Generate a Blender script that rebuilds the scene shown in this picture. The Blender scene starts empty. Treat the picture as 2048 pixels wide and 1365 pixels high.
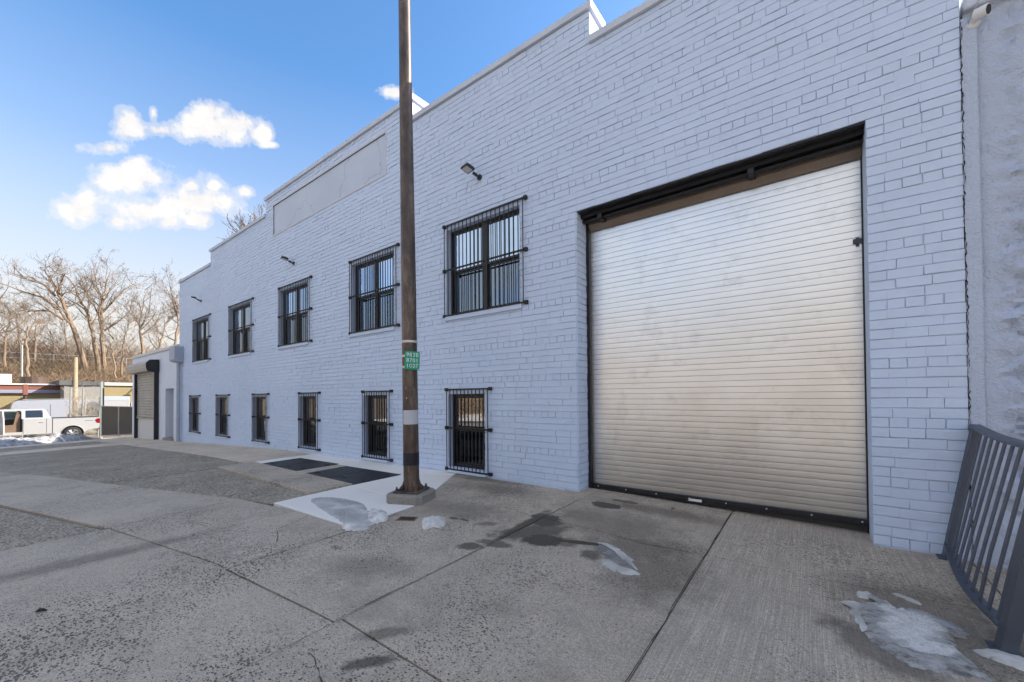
import bpy, math, random
from mathutils import Vector, Matrix, noise
random.seed(7)
SC = bpy.context.scene
COL = SC.collection
R = math.radians

# ------------------------------------------------------------------ camera
CAM = Vector((0.0, -4.25, 1.2))
YAW, PITCH, ROLL, FPX, CY = 0.64072083, 0.01324489, -0.00774144, 799.86, 783.38
_f = Vector((-math.sin(YAW) * math.cos(PITCH), math.cos(YAW) * math.cos(PITCH), math.sin(PITCH)))
_r = Vector((math.cos(YAW), math.sin(YAW), 0)); _u = _r.cross(_f)
_r, _u = math.cos(ROLL) * _r + math.sin(ROLL) * _u, -math.sin(ROLL) * _r + math.cos(ROLL) * _u
cd = bpy.data.cameras.new('camera'); cam = bpy.data.objects.new('camera', cd); COL.objects.link(cam)
cd.sensor_width = 36; cd.lens = FPX / 2048 * 36; cd.shift_y = (CY - 682.5) / 2048
cd.clip_start = .05; cd.clip_end = 2000
cam.matrix_world = Matrix(((_r.x, _u.x, -_f.x, CAM.x), (_r.y, _u.y, -_f.y, CAM.y), (_r.z, _u.z, -_f.z, CAM.z), (0, 0, 0, 1)))
SC.camera = cam
SC.render.resolution_x, SC.render.resolution_y = 1024, 682

# ------------------------------------------------------------------ sun, sky
SUN_AZ, SUN_EL = R(50), R(31)          # azimuth from +X towards +Y (behind the building)
sdir = Vector((math.cos(SUN_AZ) * math.cos(SUN_EL), math.sin(SUN_AZ) * math.cos(SUN_EL), math.sin(SUN_EL)))
sl = bpy.data.lights.new('sun', 'SUN'); sl.energy = 3.0; sl.angle = R(.6); sl.color = (1, .90, .76)
so = bpy.data.objects.new('sun', sl); COL.objects.link(so)
so.rotation_euler = sdir.to_track_quat('Z', 'Y').to_euler()
so.location = (20, 20, 30)

W = bpy.data.worlds.new('World'); SC.world = W; W.use_nodes = True
wt = W.node_tree; wn, wl = wt.nodes, wt.links
bg = wn['Background']
class NT:
    """small node-tree helper"""
    def __init__(s, t): s.t = t
    def n(s, typ, **kw):
        o = s.t.nodes.new(typ)
        for k, v in kw.items():
            if k.startswith('i_'):
                s.set(o, k[2:], v)
            else: setattr(o, k, v)
        return o
    def set(s, o, key, v):
        key = int(key) if key.isdigit() else key
        sock = o.inputs[key]
        if hasattr(v, 'is_linked'): s.t.links.new(v, sock)
        else: sock.default_value = v
    def math(s, op, a, b=None, c=None, clamp=False):
        o = s.t.nodes.new('ShaderNodeMath'); o.operation = op; o.use_clamp = clamp
        for i, v in enumerate((a, b, c)):
            if v is None: continue
            if hasattr(v, 'is_linked'): s.t.links.new(v, o.inputs[i])
            else: o.inputs[i].default_value = v
        return o.outputs[0]
    def ramp(s, fac, stops, interp='LINEAR'):
        o = s.t.nodes.new('ShaderNodeValToRGB'); s.t.links.new(fac, o.inputs[0]); cr = o.color_ramp; cr.interpolation = interp
        while len(cr.elements) < len(stops): cr.elements.new(.5)
        for e, (p, c) in zip(cr.elements, stops):
            e.position = p; e.color = (c, c, c, 1) if isinstance(c, (int, float)) else (*c, 1)
        return o.outputs[0]
    def mix(s, fac, a, b, typ='MIX'):
        o = s.t.nodes.new('ShaderNodeMix'); o.data_type = 'RGBA'; o.blend_type = typ
        for i, v in ((0, fac), (6, a), (7, b)):
            if hasattr(v, 'is_linked'): s.t.links.new(v, o.inputs[i])
            else: o.inputs[i].default_value = v if i == 0 else ((*v, 1) if len(v) == 3 else v)
        return o.outputs[2]
    def noise(s, vec, scale, detail=4, rough=.55, dist=0):
        o = s.t.nodes.new('ShaderNodeTexNoise'); s.t.links.new(vec, o.inputs['Vector'])
        o.inputs['Scale'].default_value = scale; o.inputs['Detail'].default_value = detail
        o.inputs['Roughness'].default_value = rough; o.inputs['Distortion'].default_value = dist
        return o.outputs[0]
w = NT(wt)
W.cycles.sampling_method = 'NONE'          # smooth sky, no disc: nothing to importance-sample
sky = wn.new('ShaderNodeTexSky'); sky.sky_type = 'NISHITA'; sky.sun_disc = False
sky.sun_elevation = SUN_EL; sky.sun_rotation = math.atan2(sdir.x, sdir.y)
sky.air_density = 1.0; sky.dust_density = 1.0; sky.ozone_density = 1.5; sky.altitude = 20
tc = wn.new('ShaderNodeTexCoord'); D3 = tc.outputs['Generated']
sep = w.n('ShaderNodeSeparateXYZ', i_0=D3)
az = w.math('ARCTAN2', sep.outputs[1], sep.outputs[0]); el = w.math('ARCSINE', sep.outputs[2])
CLOUDS = [  # centre and half-size of each billow, in units of the tangent plane of the sky where the clouds stand
    (255, 245, 30, 26), (264, 262, 46, 20), (307, 228, 9, 17), (318, 263, 44, 15), (426, 256, 76, 26), (423, 225, 28, 20), (470, 250, 34, 22), (522, 270, 22, 18), (536, 290, 16, 6), (215, 297, 42, 14),
    (266, 357, 74, 26), (266, 333, 28, 18), (165, 420, 52, 28), (175, 400, 26, 18), (232, 444, 28, 18), (298, 425, 62, 24), (338, 446, 28, 13), (396, 402, 74, 34), (385, 375, 22, 14), (428, 373, 18, 12), (400, 440, 34, 16), (491, 383, 22, 11),
    (785, 184, 30, 12)]
def dots(v): o = w.n('ShaderNodeVectorMath', operation='DOT_PRODUCT', i_0=D3); o.inputs[1].default_value = v; return o.outputs['Value']
df = w.math('MAXIMUM', dots(_f), .02)
uv = w.n('ShaderNodeCombineXYZ', i_0=w.math('DIVIDE', dots(_r), df), i_1=w.math('DIVIDE', dots(_u), df)).outputs[0]
wob = w.noise(D3, 20, 7, .64)
wsum = w.math('MULTIPLY', w.math('SUBTRACT', wob, .5), 3.4)
acc = None
for (px, py, hw, hh) in CLOUDS:
    sx_, sy_ = FPX / hw, FPX / hh; a0, e0 = (px - 1024) / FPX, (CY - py) / FPX
    ma = w.n('ShaderNodeVectorMath', operation='MULTIPLY_ADD', i_0=uv); ma.inputs[1].default_value = (sx_, sy_, 0); ma.inputs[2].default_value = (-a0 * sx_, -e0 * sy_, 0)
    ln = w.n('ShaderNodeVectorMath', operation='LENGTH', i_0=ma.outputs[0]).outputs['Value']
    acc = ln if acc is None else w.math('SMOOTH_MIN', acc, ln, .5)
dens = w.math('ADD', w.math('SUBTRACT', 1.42, acc), wsum)
dens = w.ramp(dens, [(.0, 0), (.4, .38), (1.05, .96)], 'EASE')
# denser unseen cumulus behind the camera and overhead, added to whiten ambient light
fill_cloud = w.ramp(w.noise(D3, 2.6, 4, .58), [(.43, 0), (.60, .95)], 'EASE')
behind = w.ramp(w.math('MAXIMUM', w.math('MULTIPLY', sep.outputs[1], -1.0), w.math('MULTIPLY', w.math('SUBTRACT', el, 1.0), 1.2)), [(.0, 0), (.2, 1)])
dens = w.math('MAXIMUM', dens, w.math('MULTIPLY', fill_cloud, behind))
SKYK = .15
skyc = w.n('ShaderNodeHueSaturation', i_Color=sky.outputs[0], i_Hue=.5, i_Saturation=1.28, i_Value=.64).outputs[0]
hz_ = w.ramp(el, [(0, .97), (.14, .90), (.28, .58), (.44, .22), (.64, .02)])      # pale ground haze, the same all round
skyc = w.mix(hz_, skyc, (1.74, 1.62, 1.50))
cshade = w.ramp(wob, [(.3, .86), (.6, 1.0)])
cloudc = w.mix(1.0, w.mix(0.0, (2.15, 2.06, 1.95), (1, 1, 1)), cshade, 'MULTIPLY')
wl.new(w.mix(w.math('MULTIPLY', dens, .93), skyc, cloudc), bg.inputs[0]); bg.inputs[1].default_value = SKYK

vs = SC.view_settings; vs.view_transform = 'Standard'; vs.look = 'None'; vs.exposure = 1.78; vs.gamma = 1; vs.use_curve_mapping = False
SC.render.engine = 'CYCLES'; SC.cycles.use_adaptive_sampling = True; SC.cycles.adaptive_threshold = .02; SC.cycles.adaptive_min_samples = 12; SC.cycles.glossy_bounces = 3; SC.cycles.transmission_bounces = 1; SC.cycles.max_bounces = 6; SC.cycles.diffuse_bounces = 2

# ------------------------------------------------------------------ helpers
def ray(px, py): return _f + (px - 1024) / FPX * _r + (CY - py) / FPX * _u
def atX(X, px, py):
    d = ray(px, py); t = X / d.x; return CAM + d * t
def atY(Y, px, py):
    d = ray(px, py); t = (Y - CAM.y) / d.y; return CAM + d * t
ZB = [(-400, 6.0), (-130, 8.0), (-105, 7.2), (-90, 6.2), (-78, 4.4), (-70, 1.5), (-64, -1.4), (-60, -1.75), (-45, -1.55), (-36, -1.2), (-30, -.84), (-24.5, -.50), (-17.6, -.25), (-12.6, -.08), (-10.4, 0.0),
      (-6.6, .045), (-3.5, .08), (-2.2, .075), (.4, .01), (.8, .01), (3, -.04), (20, -.3), (60, -.5), (400, -.5)]
def zb(x):
    for (a, za), (b, z2) in zip(ZB, ZB[1:]):
        if x <= b: return za + (z2 - za) * (x - a) / (b - a)
    return ZB[-1][1]
def G(x, y):
    """height of the paved ground"""
    return zb(x) + .02 * max(min(y, .3), -6)
def tag(o, label=None, cat=None, group=None, kind=None):
    if label: o['label'] = label
    if cat: o['category'] = cat
    if group: o['group'] = group
    if kind: o['kind'] = kind
    return o
def empty(name, loc=(0, 0, 0), rz=0, label=None, cat=None, group=None, kind=None):
    o = bpy.data.objects.new(name, None); COL.objects.link(o); o.location = loc; o.rotation_euler = (0, 0, rz)
    o.empty_display_size = .1
    return tag(o, label, cat, group, kind)
def link(name, me, parent=None, loc=None, rot=None):
    o = bpy.data.objects.new(name, me); COL.objects.link(o)
    if parent: o.parent = parent
    if loc: o.location = loc
    if rot: o.rotation_euler = rot
    return o
def copy_tree(o, parent=None):
    c = o.copy(); COL.objects.link(c); c.parent = parent
    for ch in list(o.children): copy_tree(ch, c)
    return c
class MB:
    def __init__(s): s.v = []; s.f = []; s.m = []
    def add(s, vs_, fs, mi=0):
        b = len(s.v); s.v += [tuple(p) for p in vs_]; s.f += [tuple(b + i for i in f) for f in fs]; s.m += [mi] * len(fs); return s
    def box(s, x0, x1, y0, y1, z0, z1, mi=0, bev=0):
        if bev <= 0:
            return s.add([(x0, y0, z0), (x1, y0, z0), (x1, y1, z0), (x0, y1, z0), (x0, y0, z1), (x1, y0, z1), (x1, y1, z1), (x0, y1, z1)],
                         [(0, 3, 2, 1), (4, 5, 6, 7), (0, 1, 5, 4), (1, 2, 6, 5), (2, 3, 7, 6), (3, 0, 4, 7)], mi)
        b = bev; vs_ = []; idx = {}
        X, Y, Z = (x0, x1), (y0, y1), (z0, z1)
        for i in (0, 1):
            for j in (0, 1):
                for k in (0, 1):
                    sx, sy, sz = (1 - 2 * i), (1 - 2 * j), (1 - 2 * k)
                    for a, p in (('x', (X[i], Y[j] + sy * b, Z[k] + sz * b)), ('y', (X[i] + sx * b, Y[j], Z[k] + sz * b)), ('z', (X[i] + sx * b, Y[j] + sy * b, Z[k]))):
                        idx[(i, j, k, a)] = len(vs_); vs_.append(p)
        F = []
        I = lambda i, j, k, a: idx[(i, j, k, a)]
        for i in (0, 1):
            q = [I(i, 0, 0, 'x'), I(i, 1, 0, 'x'), I(i, 1, 1, 'x'), I(i, 0, 1, 'x')]; F.append(q if i else q[::-1])
            q = [I(0, i, 0, 'y'), I(1, i, 0, 'y'), I(1, i, 1, 'y'), I(0, i, 1, 'y')]; F.append(q[::-1] if i else q)
            q = [I(0, 0, i, 'z'), I(1, 0, i, 'z'), I(1, 1, i, 'z'), I(0, 1, i, 'z')]; F.append(q if i else q[::-1])
        for i in (0, 1):
            for j in (0, 1):
                F.append((I(i, j, 0, 'x'), I(i, j, 1, 'x'), I(i, j, 1, 'y'), I(i, j, 0, 'y')))
                F.append((I(i, 0, j, 'x'), I(i, 1, j, 'x'), I(i, 1, j, 'z'), I(i, 0, j, 'z')))
                F.append((I(0, i, j, 'y'), I(1, i, j, 'y'), I(1, i, j, 'z'), I(0, i, j, 'z')))
                for k in (0, 1): F.append((I(i, j, k, 'x'), I(i, j, k, 'y'), I(i, j, k, 'z')))
        return s.add(vs_, F, mi)
    def tube(s, path, radii, n=8, mi=0, caps=True):
        path = [Vector(p) for p in path]
        if isinstance(radii, (int, float)): radii = [radii] * len(path)
        rings = []; vs_ = []; F = []
        up = Vector((0, 0, 1))
        for i, p in enumerate(path):
            d = (path[min(i + 1, len(path) - 1)] - path[max(i - 1, 0)])
            d = d.normalized() if d.length > 1e-9 else Vector((0, 0, 1))
            a = d.cross(up if abs(d.z) < .95 else Vector((0, 1, 0))).normalized(); b = d.cross(a)
            base = len(vs_)
            for k in range(n):
                t = 2 * math.pi * (k + .5) / n; vs_.append(p + radii[i] * (math.cos(t) * a + math.sin(t) * b))
            rings.append(base)
        for i in range(len(path) - 1):
            for k in range(n):
                F.append((rings[i] + k, rings[i] + (k + 1) % n, rings[i + 1] + (k + 1) % n, rings[i + 1] + k))
        if caps:
            F.append(tuple(range(n - 1, -1, -1))); F.append(tuple(rings[-1] + k for k in range(n)))
        return s.add(vs_, F, mi)
    def bar(s, p, q, wx, wy, mi=0):
        """square bar from p to q"""
        return s.tube([p, q], [max(wx, wy) / math.sqrt(2)] * 2, 4, mi)
    def prism(s, poly, x0, x1, mi=0):
        """poly in (y,z), extruded along x"""
        n = len(poly)
        return s.add([(x0, y, z) for y, z in poly] + [(x1, y, z) for y, z in poly],
                     [tuple(range(n))[::-1], tuple(range(n, 2 * n))] + [(i, (i + 1) % n, n + (i + 1) % n, n + i) for i in range(n)], mi)
    def mesh(s, name, mats, smooth=False):
        me = bpy.data.meshes.new(name); me.from_pydata(s.v, [], s.f)
        for m in (mats if isinstance(mats, (list, tuple)) else [mats]): me.materials.append(m)
        if any(s.m): me.polygons.foreach_set('material_index', s.m)
        if smooth:
            me.polygons.foreach_set('use_smooth', [True] * len(me.polygons))
            try: me.set_sharp_from_angle(angle=R(40))
            except Exception: pass
        me.validate(); me.update(); return me
    def build(s, name, mats, parent=None, loc=None, rot=None, smooth=False):
        return link(name, s.mesh(name, mats, smooth), parent, loc, rot)

# ------------------------------------------------------------------ materials
MATS = {}
def mat(name, col, rough=.7, metal=0, spec=.5, fn=None, **kw):
    if name in MATS: return MATS[name]
    m = bpy.data.materials.new(name); m.use_nodes = True; t = NT(m.node_tree); b = m.node_tree.nodes['Principled BSDF']
    b.inputs['Base Color'].default_value = (*col, 1); b.inputs['Roughness'].default_value = rough
    b.inputs['Metallic'].default_value = metal; b.inputs['Specular IOR Level'].default_value = spec
    for k, v in kw.items(): b.inputs[k].default_value = v
    if fn: fn(t, b)
    MATS[name] = m; return m
def P(t, kind='Object'):
    return t.n('ShaderNodeTexCoord').outputs[kind]
def GP(t): return t.n('ShaderNodeNewGeometry').outputs['Position']
def bump(t, b, h, strength=.4, dist=.01, prev=None):
    o = t.n('ShaderNodeBump'); o.inputs['Strength'].default_value = strength; o.inputs['Distance'].default_value = dist
    t.t.links.new(h, o.inputs['Height'])
    if prev: t.t.links.new(prev, o.inputs['Normal'])
    t.t.links.new(o.outputs[0], b.inputs['Normal']); return o.outputs[0]
def varied(col, amt=.12, scale=3, fine=40, famt=.08, bs=.3, bd=.004):
    def fn(t, b):
        p = GP(t); n1 = t.noise(p, scale, 5); n2 = t.noise(p, fine, 4)
        k = t.math('ADD', t.math('MULTIPLY', t.math('SUBTRACT', n1, .5), amt * 2), t.math('MULTIPLY', t.math('SUBTRACT', n2, .5), famt * 2))
        c = t.mix(1.0, col, t.n('ShaderNodeCombineColor', i_0=t.math('ADD', 1, k), i_1=t.math('ADD', 1, k), i_2=t.math('ADD', 1, k)).outputs[0], 'MULTIPLY')
        t.t.links.new(c, b.inputs['Base Color'])
        bump(t, b, n2, bs, bd)
    return fn
PAINT = (.585, .685, .86)
def paint_fn(t, b):
    p = GP(t)
    n1 = t.noise(p, .55, 5, .6); n2 = t.noise(p, 26, 5, .6); n3 = t.noise(p, 4.5, 4, .6)
    k = t.math('ADD', .84, t.math('ADD', t.math('MULTIPLY', n1, .16), t.math('ADD', t.math('MULTIPLY', n3, .10), t.math('MULTIPLY', n2, .06))))
    c = t.mix(1.0, PAINT, t.n('ShaderNodeCombineColor', i_0=k, i_1=k, i_2=k).outputs[0], 'MULTIPLY')
    sp = t.ramp(t.noise(p, 9, 6, .7), [(.70, 0), (.76, 1)])
    c = t.mix(t.math('MULTIPLY', sp, .35), c, (.38, .37, .40))
    t.t.links.new(c, b.inputs['Base Color'])
    h = t.math('ADD', t.math('MULTIPLY', n2, .8), t.math('MULTIPLY', t.noise(p, 90, 3, .6), .6))
    bump(t, b, h, .6, .005)
M_paint = mat('painted_brick', PAINT, .62, spec=.35, fn=paint_fn)
def stucco_fn(t, b):
    p = GP(t); n2 = t.noise(p, 14, 6, .65); n3 = t.noise(p, 60, 4, .6)
    k = t.math('ADD', .92, t.math('MULTIPLY', t.noise(p, 1.4, 4), .14))
    c = t.mix(1.0, (.56, .635, .79), t.n('ShaderNodeCombineColor', i_0=k, i_1=k, i_2=k).outputs[0], 'MULTIPLY')
    t.t.links.new(c, b.inputs['Base Color'])
    bump(t, b, t.math('ADD', n2, t.math('MULTIPLY', n3, .5)), 1.0, .03)
M_stucco = mat('rough_stucco', (.40, .425, .50), .75, spec=.3, fn=stucco_fn)
def panel_fn(t, b):
    p = GP(t); n1 = t.noise(p, 1.1, 5, .6)
    c = t.mix(t.ramp(n1, [(.35, 0), (.7, 1)]), (.52, .585, .70), (.58, .645, .755))
    cr = t.n('ShaderNodeTexVoronoi', feature='DISTANCE_TO_EDGE', i_Scale=.55)
    wv = t.n('ShaderNodeVectorMath', operation='ADD'); t.t.links.new(p, wv.inputs[0])
    nn = t.n('ShaderNodeTexNoise', i_Scale=3.0, i_Detail=6.0); t.t.links.new(p, nn.inputs[0])
    sc = t.n('ShaderNodeVectorMath', operation='SCALE', i_Scale=.6); t.t.links.new(nn.outputs[1], sc.inputs[0]); t.t.links.new(sc.outputs[0], wv.inputs[1])
    t.t.links.new(wv.outputs[0], cr.inputs['Vector'])
    ln = t.ramp(cr.outputs[0], [(.0, 1), (.011, 0)])
    c = t.mix(t.math('MULTIPLY', ln, .5), c, (.25, .26, .30))
    t.t.links.new(c, b.inputs['Base Color']); bump(t, b, t.noise(p, 30, 4), .25, .003)
M_panel = mat('smooth_stucco', (.47, .50, .58), .7, fn=panel_fn)
M_coping = mat('coping_paint', (.46, .48, .53), .6, fn=varied((.56, .60, .68), .18, 2.5, 30, .08, .3, .005))
M_black = mat('black_steel', (.012, .013, .017), .42, fn=varied((.012, .013, .017), .3, 6, 60, .2, .2, .001))
M_frame = mat('bronze_frame', (.022, .020, .022), .4)
M_darkint = mat('dark_interior', (.02, .02, .024), .8)
M_curtain = mat('pale_blind', (.42, .46, .50), .8)
def glass_fn(ior):
    def fn(t, b):
        b.inputs['IOR'].default_value = ior
        n = t.noise(GP(t), 1.3, 2); bump(t, b, n, .05, .02)
    return fn
M_glass_hi = mat('window_glass_upper', (.44, .58, .78), .02, metal=1.0, fn=glass_fn(1.5))
M_glass_lo = mat('window_glass_lower', (.26, .255, .25), .02, metal=1.0, fn=glass_fn(1.5))
M_glass_scr = mat('window_glass_screened', (.18, .24, .32), .05, metal=1.0, fn=glass_fn(1.5))
M_glass_dk = mat('window_glass_dark', (.05, .052, .056), .04, metal=1.0, fn=glass_fn(1.5))
M_glass_car = mat('car_glass', (.012, .014, .017), .03, spec=.5, fn=glass_fn(1.8))
def galv_fn(t, b):
    p = GP(t)
    mp = t.n('ShaderNodeMapping', i_Vector=p); mp.inputs['Scale'].default_value = (.6, .6, 14)
    n1 = t.noise(mp.outputs[0], 2.2, 5, .6); n0 = t.noise(p, 1.3, 4, .55)
    c = t.mix(t.ramp(n0, [(.35, 0), (.75, 1)]), (.78, .785, .785), (.90, .905, .90))
    c = t.mix(t.math('MULTIPLY', t.ramp(n1, [(.45, 0), (.8, 1)]), .25), c, (.62, .615, .60))
    z = t.n('ShaderNodeSeparateXYZ', i_0=p).outputs[2]
    low_tone = t.math('MULTIPLY', t.ramp(t.math('ADD', t.math('MULTIPLY', z, .4), t.math('MULTIPLY', t.math('SUBTRACT', n0, .5), .5)), [(.05, 1), (.5, 0)]), .45)  # darker, browner tone towards the bottom of the shutter
    c = t.mix(low_tone, c, (.33, .31, .28))
    sm = t.n('ShaderNodeTexNoise', i_Scale=5.0, i_Detail=7.0, i_Roughness=.65); t.t.links.new(p, sm.inputs[0])
    c = t.mix(t.math('MULTIPLY', t.ramp(sm.outputs[0], [(.54, 0), (.78, 1)]), .38), c, (.36, .355, .34))
    t.t.links.new(c, b.inputs['Base Color'])
    t.t.links.new(t.math('ADD', .24, t.math('MULTIPLY', n0, .20)), b.inputs['Roughness'])
    bump(t, b, t.noise(mp.outputs[0], 30, 3), .05, .001)
M_galv = mat('galvanised_slat', (.7, .67, .62), .4, metal=1.0, fn=galv_fn)
M_galv2 = mat('old_galvanised', (.36, .345, .32), .5, metal=.5, fn=varied((.36, .345, .32), .3, 2, 30, .15, .2, .002))
M_rusty = mat('brown_steel', (.20, .165, .13), .5, metal=.2, fn=varied((.21, .17, .135), .35, 3, 40, .2, .2, .002))
M_rail = mat('grey_railing_paint', (.060, .072, .098), .42, fn=varied((.062, .074, .10), .15, 4, 70, .1, .35, .002))
def pole_fn(t, b):
    p = P(t); mp = t.n('ShaderNodeMapping', i_Vector=p); mp.inputs['Scale'].default_value = (1, 1, .3)
    n1 = t.noise(mp.outputs[0], 9, 7, .7); n2 = t.noise(p, 55, 4, .6)
    c = t.ramp(n1, [(.34, (.045, .032, .027)), (.5, (.095, .068, .053)), (.64, (.19, .14, .10))])
    c = t.mix(t.ramp(n2, [(.70, 0), (.73, 1)]), c, (.35, .34, .32))
    t.t.links.new(c, b.inputs['Base Color']); bump(t, b, n2, .15, .002)
M_pole = mat('brown_pole_paint', (.08, .06, .05), .42, metal=.25, fn=pole_fn)
M_band = mat('steel_band', (.55, .54, .52), .35, metal=.8)
M_sticker = mat('grey_sticker', (.50, .52, .54), .6, fn=varied((.50, .52, .54), .1, 8, 60, .08))
M_tape = mat('black_tape', (.008, .009, .016), .3)
M_green = mat('sign_green', (.0, .34, .20), .45)
M_white = mat('white_paint', (.78, .78, .78), .5)
M_graf = mat('graffiti_white', (.55, .55, .54), .7)
M_graf2 = mat('scratched_paint', (.30, .24, .17), .7)
def snow_fn(t, b):
    p = GP(t); n = t.noise(p, 5, 6, .65); n2 = t.noise(p, 22, 5, .65)
    c = t.ramp(n, [(.32, (.16, .16, .16)), (.5, (.32, .32, .33)), (.62, (.48, .48, .49))])
    c = t.mix(t.ramp(n2, [(.60, 0), (.72, 1)]), c, (.22, .21, .20))
    t.t.links.new(c, b.inputs['Base Color']); bump(t, b, t.math('ADD', n, n2), .7, .05)
M_snow = mat('old_snow', (.7, .72, .75), .7, fn=snow_fn)
def ice_fn(lo, hi, sc):
    def fn(t, b):
        p = GP(t); n = t.noise(p, sc, 6, .6, .4)
        t.t.links.new(t.ramp(n, [(.36, lo), (.52, tuple((a + c) / 2 for a, c in zip(lo, hi))), (.63, hi)]), b.inputs['Base Color'])
        t.t.links.new(t.ramp(n, [(.4, .32), (.65, .65)]), b.inputs['Roughness']); bump(t, b, t.math('ADD', n, t.math('MULTIPLY', t.noise(p, 70, 4, .7), .5)), .6, .012)
    return fn
M_ice = mat('dirty_ice', (.5, .5, .52), .2, fn=ice_fn((.38, .36, .33), (.64, .61, .565), 5))
M_icew = mat('white_ice', (.7, .7, .73), .3, fn=ice_fn((.54, .51, .475), (.84, .80, .74), 9))
def ell(t, p, n, cx, cy, rx, ry, ang=0, soft=.25, wob=.6):
    """irregular ellipse mask on the ground"""
    mp = t.n('ShaderNodeMapping', vector_type='TEXTURE', i_Vector=p)
    mp.inputs['Location'].default_value = (cx, cy, 0); mp.inputs['Rotation'].default_value = (0, 0, ang); mp.inputs['Scale'].default_value = (rx, ry, 1)
    d = t.math('ADD', t.n('ShaderNodeVectorMath', operation='LENGTH', i_0=mp.outputs[0]).outputs['Value'], n)
    o = t.n('ShaderNodeMapRange', i_0=d); o.inputs[1].default_value = 1 + soft / 2; o.inputs[2].default_value = 1 - soft / 2
    return o.outputs[0]
def ice4_fn(t, b):
    p = GP(t); q = t.n('ShaderNodeSeparateXYZ', i_0=p); pf = t.n('ShaderNodeCombineXYZ', i_0=q.outputs[0], i_1=q.outputs[1]).outputs[0]
    mp = t.n('ShaderNodeMapping', i_Vector=p); mp.inputs['Rotation'].default_value = (0, 0, -.5); mp.inputs['Scale'].default_value = (1, 1.9, 1)
    n = t.noise(mp.outputs[0], 9, 7, .68); n2 = t.noise(p, 90, 4, .7)
    nn = t.math('MULTIPLY', t.math('SUBTRACT', n, .5), 2.4)
    wz = None
    for (cx, cy, rx, ry, an) in ((.40, -1.36, .10, .20, -.35), (.36, -1.20, .07, .06, 0), (.44, -1.52, .10, .06, .3)):
        e = ell(t, pf, nn, cx, cy, rx, ry, an, .35); wz = e if wz is None else t.math('MAXIMUM', wz, e)
    c = t.ramp(t.math('ADD', n, t.math('MULTIPLY', t.math('SUBTRACT', n2, .5), .3)), [(.36, (.13, .12, .11)), (.5, (.30, .285, .265)), (.64, (.46, .44, .42))])
    c = t.mix(t.math('MULTIPLY', wz, t.ramp(n2, [(.35, .45), (.6, .97)])), c, (.78, .75, .70))
    t.t.links.new(c, b.inputs['Base Color'])
    t.t.links.new(t.ramp(n, [(.4, .16), (.6, .55)]), b.inputs['Roughness']); bump(t, b, t.math('ADD', n, t.math('MULTIPLY', n2, .3)), .5, .01)
M_ice4 = mat('melting_ice', (.4, .4, .4), .25, fn=ice4_fn)

STAINS = [  # cx, cy, rx, ry, angle, strength, softness
    (-1.72, -.30, .17, .10, .1, .80, .2), (-1.60, -.06, .16, .05, 0, .7, .3), (-1.98, -1.08, .17, .16, .3, .80, .25), (-1.93, -1.38, .32, .17, .9, .7, .5), (-1.76, -1.50, .18, .13, .6, .82, .3),
    (-2.08, -1.30, .06, .46, .05, .80, .6), (-2.02, -1.78, .15, .06, .2, .65, .4), (-2.14, -1.93, .10, .07, .4, .7, .4), (-2.38, -1.47, .10, .05, .6, .5, .5), (-1.50, -1.36, .19, .035, .35, .9, .4), (-1.60, -1.42, .13, .09, .3, .6, .5),
    (-1.33, -1.52, .08, .09, 0, .65, .5), (-1.05, -1.15, .42, .26, .3, .5, 1.), (-.84, -1.5, .28, .4, 0, .48, 1.), (-1.3, -.85, .36, .34, 0, .4, 1.), (-1.2, -.16, .6, .14, 0, .5, 1.), (-1.75, -.75, .26, .24, 0, .4, 1.),
    (.26, -1.62, .17, .24, .8, .6, .5), (.45, -1.02, .34, .3, .4, .5, 1.), (.64, -1.3, .3, .36, 0, .55, .8), (-1.63, -3.18, .12, .04, .9, .7, .5), (-1.75, -3.0, .13, .045, .9, .5, .6), (-3.0, -2.55, .06, .03, 0, .4, .5), (-2.5, -2.6, .34, .14, .4, .3, 1.),
    (-3.1, -.4, .55, .22, 0, .4, 1.), (-2.9, -1.3, .45, .22, .2, .35, 1.), (-4.4, -3.75, .7, .12, 1.45, .4, 1.), (-2.75, -1.52, .06, .03, 0, .7, .4), (-2.62, -1.5, .05, .02, 0, .7, .4), (-3.55, -.1, .5, .1, 0, .5, 1.)]
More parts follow.
